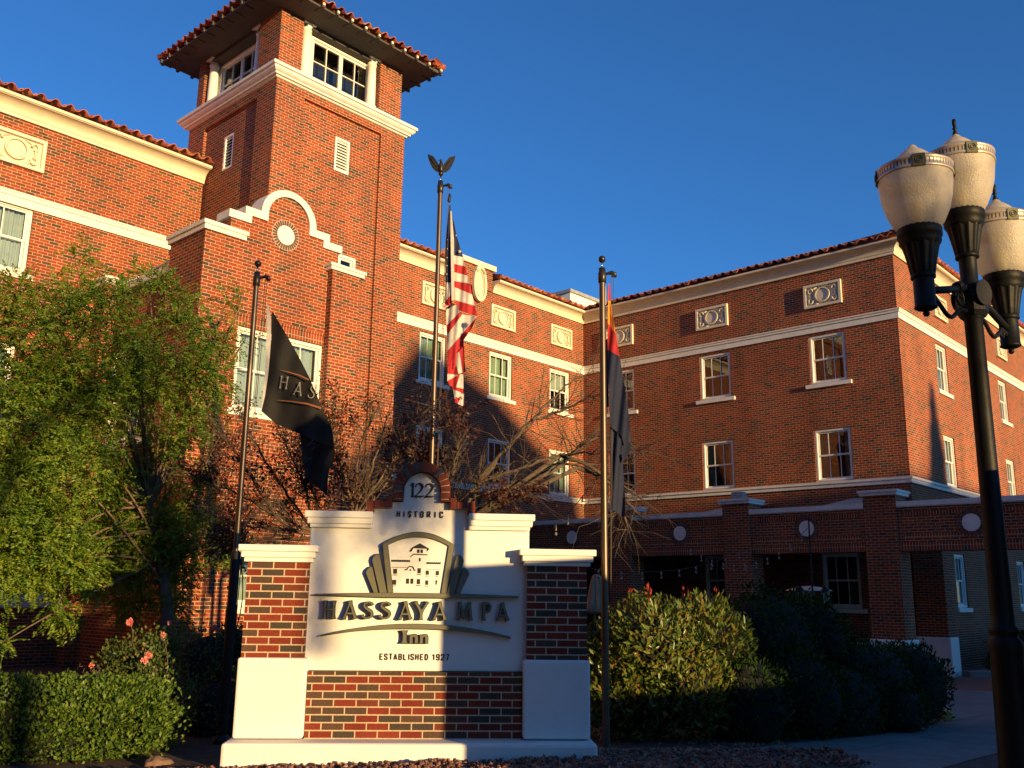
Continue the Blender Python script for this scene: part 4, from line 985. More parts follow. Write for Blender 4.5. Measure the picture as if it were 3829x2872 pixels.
def lamp_head(cx, cy, zb, finial, s=1.0):
    """zb = underside of the glass bowl"""
    c = (cx, cy, zb); R_ = .200*s
    m = MB(); m.lathe([(.10*s, -.005), (.112*s, 0), (.140*s, .045), (.168*s, .11), (.189*s, .19), (.198*s, .27), (R_, .312)], c, 40)
    g = m.build('globe', M['globe'], lamp, local=False)
    m = MB(); m.lathe([(R_*.995, .360), (.188*s, .382), (.155*s, .402), (.120*s, .418), (.100*s, .428), (.094*s, .442), (.080*s, .458), (.058*s, .478), (.036*s, .494), (.022*s, .512), (.012*s, .522), (.001, .525)], c, 40)
    m.build('globe_lid', M['globe'], lamp)
    m = MB(); m.lathe([(R_*.99, .306), (R_*1.035, .306), (R_*1.035, .318), (R_*1.018, .320), (R_*1.018, .356), (R_*1.035, .358), (R_*1.035, .370), (R_*.98, .370)], c, 48); bd = m.build('band', M['nickel'], lamp)
    m = MB()
    for k in range(60):
        t = 2*math.pi*k/60; e = np.array([math.cos(t), math.sin(t)]); q = np.array([-e[1], e[0]])*.0032
        a = e*R_*1.0205; m.add([(cx+a[0]+q[0], cy+a[1]+q[1], zb+.325), (cx+a[0]-q[0], cy+a[1]-q[1], zb+.325), (cx+a[0]-q[0], cy+a[1]-q[1], zb+.352), (cx+a[0]+q[0], cy+a[1]+q[1], zb+.352)], [(0, 1, 2, 3)])
    m.build('band_slots', M['badge'], bd)
    for k in range(4):
        t = math.radians(-146+90*k+(5 if finial else -8)); e = np.array([math.cos(t), math.sin(t)]); q = np.array([-e[1], e[0]])
        a = e*R_*1.045; m = MB()
        P = [a+q*.033, a-q*.033, a-q*.033-e*.02, a+q*.033-e*.02]
        m.add([(cx+p[0], cy+p[1], zb+.302) for p in P]+[(cx+p[0], cy+p[1], zb+.374) for p in P], [(0,3,2,1),(4,5,6,7),(0,1,5,4),(1,2,6,5),(2,3,7,6),(3,0,4,7)])
        for rr_ in (.010, .020):
            pts = [(cx+a[0]+e[0]*.002+q[0]*rr_*math.cos(w), cy+a[1]+e[1]*.002+q[1]*rr_*math.cos(w), zb+.338+rr_*math.sin(w)) for w in np.linspace(0, 2*math.pi, 24)]
            m.tube(pts, .0022, 4, cap=False)
        m.build('badge', M['badge'], bd)
    if finial:
        m = MB(); m.lathe([(.001, .518), (.018, .520), (.012, .537), (.008, .553), (.016, .562), (.008, .571), (.012, .589), (.013, .610), (.009, .624), (.001, .628)], c, 12); m.build('finial', M['iron'], lamp)
    m = MB()
    m.lathe([(.085, .02), (.112, .012), (.118, 0), (.118, -.045), (.108, -.052), (.112, -.075), (.098, -.095)], c, 48, 24, .018)
    m.lathe([(.098, -.09), (.088, -.13), (.074, -.20), (.066, -.25), (.060, -.262)], c, 64, 12, .05)
    m.lathe([(.058, -.26), (.066, -.265), (.066, -.285), (.054, -.29)], c, 24)
    m.build('fitter_cup', M['iron'], lamp)
    m = MB(); m.lathe([(.03, .02), (.035, .06), (.045, .12), (.04, .17), (.001, .2)], c, 14); m.build('bulb', M['lampbulb'], lamp)
hm = at(3634, 800, 5.3); zM = hm[2]
lamp_head(lampx, lampy, zM, True)
RW = np.array([CR[0], CR[1]]); RW /= np.linalg.norm(RW); FW = FH[:2]
def find(px, py, d): p = at(px, py, d); return p
pL, pR = find(3437, 862, 4.97), find(3752, 1034, 5.63)
zB = (pL[2]+pR[2])/2
lamp_head(pL[0], pL[1], pL[2], False); lamp_head(pR[0], pR[1], pR[2], True)
m = MB(); c = (lampx, lampy, 0)
zn = zM-.275; zj = at(3640, 1110, 5.3)[2]
m.lathe([(.056, zn), (.050, zn-.02), (.048, zn-.17), (.062, zn-.19), (.066, zn-.20), (.052, zn-.215), (.070, zn-.235)], c, 24); m.build('neck', M['iron'], lamp)
m = MB()
P8 = [(.088*math.cos(math.pi/8+k*math.pi/4), .088*math.sin(math.pi/8+k*math.pi/4)) for k in range(8)]
z0, z1 = zj-.10, zn-.235
m.add([(lampx+x*.8, lampy+y*.8, z0-.03) for x, y in P8]+[(lampx+x, lampy+y, z0) for x, y in P8]+[(lampx+x, lampy+y, z1-.03) for x, y in P8]+[(lampx+x*.8, lampy+y*.8, z1) for x, y in P8],
      [tuple(range(8))]+[(8*i+k, 8*i+(k+1) % 8, 8*i+8+(k+1) % 8, 8*i+8+k) for i in range(3) for k in range(8)]+[tuple(range(31, 23, -1))])
v = np.array([-FW[0]+.35*RW[0], -FW[1]+.35*RW[1]]); v /= np.linalg.norm(v)
w = np.array([-v[1], v[0]])
for sg_ in (1, -1):
    pts = [(lampx+sg_*v[0]*.09+w[0]*.058*math.cos(t), lampy+sg_*v[1]*.09+w[1]*.058*math.cos(t), zj+.0+.078*math.sin(t)) for t in np.linspace(0, 2*math.pi, 25)]
    o_ = [(p[0]+sg_*v[0]*.008, p[1]+sg_*v[1]*.008, p[2]) for p in pts[:-1]]
    m.add(pts[:-1]+o_, [tuple(range(24)), tuple(range(24, 48))]+[(k, (k+1) % 24, 24+(k+1) % 24, 24+k) for k in range(24)])
m.build('junction_box', M['iron'], lamp)
for p in (pL, pR):
    m = MB(); zb = p[2]-.29
    m.lathe([(.054, 0), (.056, -.02), (.056, -.155), (.060, -.158), (.060, -.168), (.045, -.176), (.012, -.180)], (p[0], p[1], zb), 24)
    m.sphere((p[0], p[1], zb-.198), .019, 12); m.build('arm_cup', M['iron'], lamp)
    d = np.array([p[0]-lampx, p[1]-lampy]); L = np.linalg.norm(d); d /= L
    zt_ = zb-.06
    A = lambda s, z: (lampx+d[0]*s, lampy+d[1]*s, z)
    m = MB(); za = zj+.045
    m.tube([A(.05, za), A(L*.5, za*.5+zt_*.5), A(L-.03, zt_)], .022, 12)
    m.tube([A(.13, za-.004), A(.17, za*.8+zt_*.2)], .030, 12)
    pts = [A(L-.05, zt_-.05)]
    for t in np.linspace(0, 1, 16):
        s = L-.06-(L-.14)*t; z = (zt_-.03)*(1-t)+(za-.15)*t - .055*math.sin(t*math.pi*1.0)+.02*math.sin(t*6.28*1.5)
        pts.append(A(s, z))
    m.tube(pts, .013, 8)
    cc = np.array(A(.14, za-.085))
    m.tube([cc+np.array([d[0]*r*math.cos(t), d[1]*r*math.cos(t), r*math.sin(t)]) for t, r in [(q, .055-.035*q/9) for q in np.linspace(0, 9, 26)]], .009, 6)
    cc = np.array(A(L-.11, zt_-.045))
    m.tube([cc+np.array([d[0]*r*math.cos(t), d[1]*r*math.cos(t), r*math.sin(t)]) for t, r in [(q, .035-.02*q/8) for q in np.linspace(0, 8, 20)]], .008, 6)
    m.build('arm', M['iron'], lamp)
m = MB(); zg = gz(lampx)
prof = [(.060, z0-.03), (.055, z0-.045), (.050, z0-.05), (.053, .70), (.060, -.05), (.062, -.14), (.078, -.155), (.078, -.175), (.068, -.19), (.070, -.20), (.088, -.22), (.090, -.25), (.082, -.30), (.088, -.75), (.100, -1.2), (.135, -1.34), (.16, -1.40), (.16, zg+.02), (.17, zg)]
m.lathe(prof, c, 32); m.build('post', M['iron'], lamp)

# ------------------------------------------------------------------ flagpoles
def flagpole(px, py, h, ptop, r, label, ball=True, sleeve=None, grp='flagpoles behind the sign'):
    b = at(px, py, h); x, y = b[0], b[1]; zg = gz(x)
    hh = math.hypot(x, y)
    d = ray(*ptop); zt = d[2]*(np.array([x, y])@FH[:2])/(d@FH)
    root = thing('flagpole', label, 'flagpole', (x, y, zg), 0, grp)
    m = MB(); m.lathe([(r*1.15, zg), (r*1.12, -.3), (r, zt-.25), (r*.98, zt-.02)], (x, y, 0), 20); m.build('pole', M['bronze'], root)
    m = MB(); m.lathe([(r*1.05, zg), (r*3.2, zg), (r*3.0, zg+.05), (r*1.2, zg+.09)], (x, y, 0), 20); m.build('base_collar', M['bronzed'], root)
    m = MB(); m.lathe([(r*1.02, zt-.17), (r*1.32, zt-.165), (r*1.36, zt-.06), (r*1.15, zt-.05), (r*1.1, zt), (.001, zt)], (x, y, 0), 20); m.build('collar', M['bronzed'], root)
    R2 = RW
    m = MB(); q = [(x+R2[0]*s, y+R2[1]*s, zt-.07+dz) for s, dz in ((.02, -.0), (.06, .01), (.10, .02), (.135, .0), (.15, -.03))]
    m.tube(q, [.014, .015, .024, .027, .012], 10); m.tube([(x+R2[0]*.125-FW[0]*.014, y+R2[1]*.125-FW[1]*.014, zt-.075), (x+R2[0]*.125+FW[0]*.014, y+R2[1]*.125+FW[1]*.014, zt-.075)], .026, 14); m.build('pulley_arm', M['bronzed'], root)
    m = MB(); m.tube([(x, y, zt), (x, y, zt+.07)], .009, 8); m.build('stem', M['steel'], root)
    if ball: m = MB(); m.sphere((x, y, zt+.103), .040, 20); m.build('ball_finial', M['bronzed'], root)
    else:
        m = MB(); z0 = zt+.08; m.sphere((x, y, z0+.03), .034, 14)
        e1 = np.array([RW[0], RW[1], 0]); e3 = np.array([0, 0, 1.]); c0_ = np.array([x, y, z0])
        m.tube([c0_+e3*.05, c0_+e3*.08, c0_+e3*.14, c0_+e3*.19, c0_+e3*.215-e1*.006], [.022, .03, .034, .02, .012], 10)
        m.sphere(tuple(c0_+e3*.222-e1*.004), .017, 10); m.tube([c0_+e3*.222-e1*.015, c0_+e3*.218-e1*.042], [.008, .002], 6)
        for sx in (-1, 1):
            P = [(.01, .12), (.04, .17), (.075, .225), (.12, .285), (.205, .32), (.19, .255), (.165, .19), (.13, .12), (.075, .065), (.015, .05)]
            if sx > 0: P = [(a, b-.02*(a/.19)) for a, b in P]
            m.prism([(0, 0)]*0+[(sx*a*.92, b) for a, b in P], -.006, .006, mp=lambda X, Y, Zz: tuple(c0_+e1*X+np.array([FW[0], FW[1], 0])*(Y+abs(X)*.1)+e3*Zz))
            for k in range(5):
                t = k/4; a_, b_ = (.06+.09*t, .13+.12*t); m.tube([c0_+e1*sx*a_*.6+e3*(b_*.75)+np.array([-FW[0], -FW[1], 0])*.004, c0_+e1*sx*(a_*1.05)+e3*(b_*1.05)+np.array([-FW[0], -FW[1], 0])*.0], [.006, .003], 4)
        m.build('eagle_finial', M['bronzed'], root)
    m = MB()
    xo = .115
    for s, zb in ((.125, -.4), (.098, -.4)):
        pts = [(x+R2[0]*s, y+R2[1]*s, zt-.09)]
        for t in np.linspace(.1, 1, 7): pts.append((x+R2[0]*(s*(1-t)+.055*t), y+R2[1]*(s*(1-t)+.055*t), (zt-.09)*(1-t)+zb*t))
        m.tube(pts, .0035, 5)
    m.build('halyard', M['rope'], root)
    if sleeve:
        zs_ = sleeve; m = MB(); m.lathe([(r*1.1, zs_), (r*1.75, zs_), (r*1.72, zs_-.02), (r*1.70, zs_-.55), (r*2.0, zs_-.62), (r*2.0, zs_-.80), (r*1.7, zs_-.86), (r*1.7, zg+.02)], (x, y, 0), 20)
        pts = [(x+R2[0]*(.05+.055*math.sin(t)), y+R2[1]*(.05+.055*math.sin(t)), zs_-.08-.25*t) for t in np.linspace(0, 3.1, 12)]
        m.tube(pts, .006, 6); m.build('black_sleeve', M['rubber'], root)
    return root
hL, hMd, hR = 10.2, 11.6, 9.7
zsl = at(860, 2062, hL)[2]
flagpole(895, 1900, hL, (963, 1018), .030, 'bronze flagpole with ball top and black lower sleeve, left of the sign', sleeve=zsl)
flagpole(1618, 1600, hMd, (1648, 678), .031, 'tallest bronze flagpole with eagle top, behind the sign arch', ball=False)
flagpole(2259, 1900, hR, (2247, 1003), .033, 'right bronze flagpole with ball top, beside the glossy leaved bush')
# ------------------------------------------------------------------ flags
def cloth_mat(name, col):
    m, n, b = new_mat(name); out = n.nodes['Material Output']; tc = N(n, 'ShaderNodeTexCoord')
    f = noise_fac(n, tc.outputs['Object'], 18, 4); r = ramp(n, [(.3, tuple(c*.85 for c in col)), (.7, tuple(min(1, c*1.1) for c in col))]); n.links.new(f, r.inputs[0])
    n.links.new(r.outputs[0], b.inputs['Base Color']); b.inputs['Roughness'].default_value = .8
    t = N(n, 'ShaderNodeBsdfTranslucent'); n.links.new(r.outputs[0], t.inputs[0])
    x = N(n, 'ShaderNodeMixShader'); x.inputs[0].default_value = .25; n.links.new(b.outputs[0], x.inputs[1]); n.links.new(t.outputs[0], x.inputs[2]); n.links.new(x.outputs[0], out.inputs[0]); return m
CW, CRD, CB, CY, CN, CK, CCU, CGR = cloth_mat('white_cloth', (.72, .68, .62)), cloth_mat('red_cloth', (.50, .025, .03)), cloth_mat('blue_cloth', (.02, .03, .085)), cloth_mat('yellow_cloth', (.75, .33, .02)), cloth_mat('navy_cloth', (.012, .019, .055)), cloth_mat('black_cloth', (.011, .010, .010)), cloth_mat('copper_print', (.30, .11, .055)), cloth_mat('grey_print', (.35, .33, .31))
def cloth(mb, h, TL, TR, BR, BL, mi=0, n=14, amp=.03, fx=14., off=0., curve=0):
    vs = []; k = 10
    for j in range(k+1):
        t = j/k
        for i in range(n+1):
            s = i/n
            px_ = (TL[0]*(1-s)+TR[0]*s)*(1-t)+(BL[0]*(1-s)+BR[0]*s)*t; py_ = (TL[1]*(1-s)+TR[1]*s)*(1-t)+(BL[1]*(1-s)+BR[1]*s)*t
            dd = h+off+amp*math.sin(px_/fx+py_/95.)+amp*.5*math.sin(px_/fx*2.3+py_/55.+1)
            vs.append(at(px_, py_, dd))
    mb.mi = mi; mb.add(vs, [(j*(n+1)+i, j*(n+1)+i+1, (j+1)*(n+1)+i+1, (j+1)*(n+1)+i) for j in range(k) for i in range(n)], True)
a1 = lambda X, Y: (1580+X*.5254, 560+Y*.5252)
a2 = lambda X, Y: (1600+X*.546, 1040+Y*.546)
pos = at(1618, 1600, hMd)
us = thing('national_flag', 'red and white striped flag with starred blue corner, hanging limp from the tallest pole', 'flag', (pos[0]+RW[0]*.1, pos[1]+RW[1]*.1, at(1690, 1540, hMd)[2]))
m = MB()
seq = [(2, a1(203, 430), a1(207, 440), a1(286, 742), a1(212, 745))]
seq = [(2, a1(204, 440), a1(206, 442), a1(245, 620), a1(224, 620)), (2, a1(224, 620), a1(245, 620), a1(290, 765), a1(224, 752)),
       (0, a1(224, 752), a1(290, 765), a1(305, 832), a1(224, 812)), (1, a1(224, 812), a1(305, 832), a1(321, 897), a1(224, 871)), (0, a1(224, 871), a1(321, 897), a1(336, 955), a1(224, 935)),
       (1, a2(180, 20), a2(288, 35), a2(303, 112), a2(182, 62)), (0, a2(182, 62), a2(303, 112), a2(322, 190), a2(184, 150)), (1, a2(184, 150), a2(322, 190), a2(341, 262), a2(212, 220))]
for q in seq: cloth(m, hMd-.02, *q[1:], mi=q[0], amp=.018, fx=9)
# lower folds
seq = [(0, a2(125, 190), a2(205, 185), a2(216, 235), a2(127, 325)), (1, a2(127, 325), a2(216, 235), a2(235, 250), a2(130, 392)), (0, a2(130, 392), a2(235, 250), a2(338, 262), a2(133, 500)),
       (1, a2(133, 500), a2(338, 262), a2(300, 345), a2(134, 560)), (1, a2(134, 560), a2(300, 345), a2(244, 425), a2(136, 610)), (1, a2(136, 610), a2(244, 425), a2(252, 560), a2(150, 640))]
for q in seq: cloth(m, hMd-.05, *q[1:], mi=q[0], amp=.03, fx=11)
seq = [(1, a2(136, 605), a2(180, 540), a2(212, 655), a2(136, 660)), (0, a2(178, 540), a2(216, 500), a2(256, 640), a2(210, 656)), (1, a2(216, 500), a2(238, 470), a2(260, 638), a2(240, 650)), (0, a2(134, 655), a2(206, 662), a2(180, 690), a2(133, 706)),
       (1, a2(133, 706), a2(222, 655), a2(200, 755), a2(150, 738)), (0, a2(222, 655), a2(242, 660), a2(246, 760), a2(190, 752)), (1, a2(165, 742), a2(246, 758), a2(248, 785), a2(175, 775)), (0, a2(172, 762), a2(246, 790), a2(225, 822), a2(182, 825)),
       (1, a2(182, 825), a2(228, 812), a2(205, 862), a2(184, 852)), (0, a2(228, 812), a2(250, 790), a2(256, 885), a2(205, 862)), (1, a2(248, 800), a2(252, 790), a2(266, 935), a2(250, 885))]
for i, q in enumerate(seq): cloth(m, hMd-.075-.004*i, *q[1:], mi=q[0], amp=.012, fx=9)
# stripes at the back, seen left of the hoist
seq = [(2, a1(186, 395), a1(200, 395), a1(203, 700), a1(162, 700)), (2, a1(162, 700), a1(203, 700), a2(160, 30), a2(118, 30)), (0, a2(118, 30), a2(160, 30), a2(162, 110), a2(118, 160)), (1, a2(118, 160), a2(162, 110), a2(165, 190), a2(120, 225))]
for q in seq: cloth(m, hMd+.05, *q[1:], mi=q[0], amp=.018, fx=6)
m.build('striped_cloth', [CW, CRD, CB], us)
m = MB(); cloth(m, hMd-.05, a1(198, 436), a1(207, 436), a1(224, 640), a1(200, 640), amp=.004); cloth(m, hMd-.05, a1(200, 640), a1(224, 640), a2(181, 152), a2(162, 152), amp=.004); m.build('hoist_band', CW, us)
def star(mb, cx_, cy_, r, h):
    P = []
    for k in range(10): t = -math.pi/2+k*math.pi/5+.15; q = r if k % 2 == 0 else r*.42; P.append((cx_+q*math.cos(t), cy_+q*math.sin(t)))
    mb.prism(P, h-.004, h, mp=lambda X, Y, Zz: tuple(at(X, Zz, Y)))
m = MB(); c_ = a1(266, 724); star(m, c_[0], c_[1], 7.5, hMd-.075)
for X, Y in ((180, 640), (178, 705), (175, 768), (174, 825), (173, 885), (240, 610)): c_ = a1(X, Y); star(m, c_[0], c_[1], 3.2, hMd+.0 if X < 200 else hMd-.06)
m.build('stars', CW, us)
m = MB(); p, q = a1(192, 315), a1(192, 375); m.tube([at(*p, hMd), at(p[0]+1, p[1]+10, hMd), at(q[0]-2, q[1]-5, hMd), at(*q, hMd)], [.012, .020, .020, .01], 8)
p, q = a2(135, 205), a2(180, 178); m.tube([at(*p, hMd-.08), at(*q, hMd-.08)], .014, 8); m.build('clip_weight', M['rubber'], us)
# state flag
b1 = lambda X, Y: (2200+X*.525, 950+Y*.525)
b2 = lambda X, Y: (2200+X*.578, 1400+Y*.578)
pos = at(2259, 1900, hR)
az = thing('state_flag', 'flag with red and yellow rays above plain navy, hanging limp from the right pole', 'flag', (pos[0]+RW[0]*.1, pos[1]+RW[1]*.1, at(2330, 1920, hR)[2]))
m = MB()
for q in [(0, b1(146, 210), b1(154, 212), b1(160, 335), b1(141, 330)), (1, b1(141, 330), b1(160, 335), b1(194, 560), b1(137, 490)), (0, b1(137, 490), b1(194, 560), b1(223, 730), b1(137, 680)), (2, b1(137, 680), b1(223, 730), b1(240, 830), b1(137, 830)), (2, b1(137, 830), b1(240, 830), b2(245, 140), b2(135, 140)),
          (2, b2(135, 140), b2(245, 140), b2(262, 260), b2(138, 260)), (2, b2(138, 260), b2(262, 260), b2(277, 450), b2(140, 335))]:
    cloth(m, hR-.02, *q[1:], mi=q[0], amp=.018, fx=12)
for q in [(2, b2(140, 335), b2(212, 390), b2(222, 570), b2(140, 560)), (2, b2(140, 560), b2(222, 570), b2(238, 800), b2(142, 800)), (2, b2(142, 800), b2(238, 800), b2(236, 925), b2(145, 868))]: cloth(m, hR+.01, *q[1:], mi=q[0], amp=.016, fx=9)
for q in [(2, b2(208, 385), b2(277, 448), b2(262, 500), b2(210, 470)), (2, b2(210, 470), b2(262, 500), b2(245, 530), b2(220, 565))]: cloth(m, hR+.06, *q[1:], mi=q[0], amp=.004)
cloth(m, hR-.03, b2(272, 440), b2(277, 448), b2(266, 512), b2(262, 505), mi=2, amp=.004); cloth(m, hR-.03, b2(262, 500), b2(268, 505), b2(222, 572), b2(215, 520), mi=2, amp=.004)
m.build('rayed_cloth', [CRD, CY, CN], az)
m = MB()
for X0, X1, Y1 in ((150, 157, 520), (154, 172, 545)): cloth(m, hR-.05, b1(150, 345), b1(152, 345), b1(X1+2, Y1), b1(X1-3, Y1), amp=.002)
m.build('rays', CRD, az)
m = MB(); cloth(m, hR-.0, b1(124, 225), b1(132, 225), b1(133, 340), b1(118, 380), amp=.003); m.build('hoist_band', CW, az)
m = MB(); cloth(m, hR+.05, b1(118, 620), b1(136, 600), b2(133, 210), b2(115, 210), amp=.02, fx=5); m.build('back_fold', CN, az)
# house flag
c1 = lambda X, Y: (920+X*.945, 970+Y*.945)
pos = at(895, 1900, hL)
hf = thing('hotel_flag', 'black flag printed with pale capital letters and copper lines, sagging from the left pole', 'flag', (pos[0]+RW[0]*.15, pos[1]+RW[1]*.15, at(1230, 1840, hL)[2]))
m = MB()
Lf = [(101, 213), (99, 330), (88, 450), (77, 540), (62, 602)]; Rt = [(106, 208), (168, 312), (207, 382), (252, 470), (302, 590)]
for i in range(4): cloth(m, hL-.02, c1(*Lf[i]), c1(*Rt[i]), c1(*Rt[i+1]), c1(*Lf[i+1]), amp=.022, fx=30)
cloth(m, hL-.02, c1(62, 602), c1(302, 590), c1(338, 665), c1(120, 652), amp=.022, fx=30); cloth(m, hL-.02, c1(120, 652), c1(338, 665), c1(352, 752), c1(215, 692), amp=.022, fx=30)
for q in [((214, 690), (352, 745), (350, 785), (222, 780)), ((222, 780), (350, 785), (326, 842), (235, 868)), ((235, 868), (326, 842), (320, 935), (290, 908))]: cloth(m, hL+.04, *[c1(*p) for p in q], amp=.03, fx=25)
m.build('black_cloth', CK, hf)
m = MB(); wl = [(83, 178), (82, 240), (80, 330), (74, 450), (64, 560), (58, 598)]; wr = [(90, 182), (99, 240), (98, 330), (88, 450), (77, 540), (64, 602)]
for i in range(5): cloth(m, hL-.035, c1(*wl[i]), c1(*wr[i]), c1(*wr[i+1]), c1(*wl[i+1]), amp=.002, n=3)
m.build('hoist_band', CW, hf)
def flagtext(mb, ch, c, w, h, rot, hd):
    def mp(X, Y, Zz): q = c1(c[0]+X*math.cos(rot)-Zz*math.sin(rot), c[1]-(X*math.sin(rot)+Zz*math.cos(rot))); return tuple(at(q[0], q[1], Y))
    g, gw = glyph(ch)
    for k, (pts, ws) in enumerate(g):
        if not hasattr(ws, '__len__'): ws = [ws]*len(pts)
        ribbon(mb, [((a-gw/2)*w/gw, (b-.5)*h) for a, b in pts], [q*w/gw*.8 for q in ws], hd-.002*(k+1), hd, mp)
m = MB()
for ch, c, w, h, r in (('H', (150, 487), 36, 50, -.15), ('A', (208, 512), 38, 52, -.22), ('S', (261, 525), 28, 52, -.25)): flagtext(m, ch, c, w, h, r, hL-.062)
m.build('print', CGR, hf)
m = MB()
for ch, c, w, h, r in (('M', (266, 733), 40, 36, 2.3), ('P', (244, 787), 24, 32, 2.1), ('A', (236, 843), 28, 32, 2.0)): flagtext(m, ch, c, w, h, r, hL-.03)
m.build('print', cloth_mat('dim_print', (.06, .055, .055)), hf)
m = MB()
for P, W_ in (([(132, 437), (170, 446), (210, 458), (248, 476)], [1, 4, 5, 6]), ([(124, 557), (180, 562), (240, 571), (298, 589)], [1, 5, 7, 8])):
    ribbon(m, [(a, -b) for a, b in P], W_, hL-.066, hL-.064, lambda X, Y, Zz: tuple(at(*c1(X, -Zz), Y)))
m.build('print_line', CCU, hf)

# ------------------------------------------------------------------ things in the courtyard
# closed patio umbrella
pu = at(2231, 2140, 17.5); um = thing('closed_umbrella', 'closed tan patio umbrella between the sign and the right flagpole', 'umbrella', (pu[0], pu[1], gz(pu[0])))
zt = at(2228, 2128, 17.5)[2]; zb = at(2228, 2262, 17.5)[2]
m = MB(); m.lathe([(.03, zt-.09), (.07, zt-.14), (.12, zt-.4), (.17, zt-.8), (.20, zb-.1)], (pu[0], pu[1], 0), 40, 8, .28); m.build('canopy', M['canvas'], um)
m = MB(); m.tube([(pu[0], pu[1], gz(pu[0])), (pu[0], pu[1], zt-.05)], .022, 8); m.sphere((pu[0], pu[1], zt-.05), .05, 10); m.build('pole', M['iron'], um)
# courtyard lantern post with twin heads
pc = at(3035, 2150, 18.5); lz = at(3035, 2215, 18.5)[2]; zt = at(3019, 1935, 18.5)[2]
lp = thing('courtyard_lamp', 'thin dark post with small twin lanterns among the dark bushes', 'lamp post', (pc[0], pc[1], gz(pc[0])))
m = MB(); m.tube([(pc[0], pc[1], gz(pc[0])), (pc[0], pc[1], zt)], [.03, .015], 8); m.build('post', M['iron'], lp)
for s in (-1, 1):
    cx_, cy_ = pc[0]+RW[0]*.24*s, pc[1]+RW[1]*.24*s
    m = MB(); m.lathe([(.11, lz+.02), (.06, lz+.07), (.02, lz+.12), (.001, lz+.13)], (cx_, cy_, 0), 8); m.lathe([(.06, lz-.26), (.03, lz-.30), (.001, lz-.32)], (cx_, cy_, 0), 8)
    m.tube([(cx_, cy_, lz-.3), (pc[0]+RW[0]*.1*s, pc[1]+RW[1]*.1*s, lz-.38), (pc[0], pc[1], lz-.3)], .012, 6); ln = m.build('lantern', M['iron'], lp)
    m = MB(); m.lathe([(.085, lz+.02), (.06, lz-.26)], (cx_, cy_, 0), 6); m.build('lantern_glass', M['glass'], ln)
m = MB(); pz = at(3025, 2206, 18.5)[2]; q0 = at(2965, 2205, 19.2); 
ht = thing('patio_heater', 'patio heater with a wide shallow metal hood behind the twin lanterns', 'patio heater', (at(3025, 2210, 19.4)[0], at(3025, 2210, 19.4)[1], gz(20)))
hx, hy = at(3025, 2210, 19.4)[:2]; hz = at(3025, 2200, 19.4)[2]
m = MB(); m.lathe([(.46, hz-.05), (.45, hz-.035), (.2, hz+.03), (.001, hz+.05)], (hx, hy, 0), 28); m.build('hood', M['nickel'], ht)
m = MB(); m.lathe([(.001, hz-.25), (.10, hz-.25), (.10, hz-.05)], (hx, hy, 0), 16); m.tube([(hx, hy, gz(20)), (hx, hy, hz-.2)], .03, 8); m.lathe([(.22, gz(20)), (.22, gz(20)+.6), (.001, gz(20)+.6)], (hx, hy, 0), 16); m.build('burner_stand', M['metalroof'], ht)
# strings of lights
M['bulbglass'] = plain('clear_bulb', (.22, .20, .17), .08, 0, .05)
def lights(label, pts, hs, sag, bulbs, rb=.03):
    P = [at(*p, h) for p, h in zip(pts, hs)]
    a, b = P[0], P[-1]; q = []
    for t in np.linspace(0, 1, 30): q.append(a*(1-t)+b*t-np.array([0, 0, sag*4*t*(1-t)]))
    r = thing('string_lights', label, 'string lights', tuple(a), 0, 'strings of patio bulbs')
    m = MB(); m.tube(q, .006, 5); m.build('wire', M['rubber'], r)
    for t in bulbs:
        p = a*(1-t)+b*t-np.array([0, 0, sag*4*t*(1-t)])
        m = MB(); m.tube([p, p-[0, 0, .08]], [.012, .016], 8); m.sphere(tuple(p-np.array([0, 0, .12])), rb, 10, 1.25)
        m.build('bulb', M['bulbglass'], r)
lights('black wire of bulbs rising from the sign cap to the bare tree', [(2075, 1965), (2240, 1765)], [12.5, 12.5], .06, [.02, .28, .62], .020)
lights('long wire of small bulbs crossing the dark arches behind the bush', [(2170, 2120), (2800, 2050)], [15, 21], .25, list(np.linspace(.08, .92, 9)), .022)
lights('wire of small bulbs sagging from the middle arcade pier to the lantern post', [(2560, 2035), (3020, 1975)], [20, 18.5], .55, list(np.linspace(.05, .95, 11)), .022)

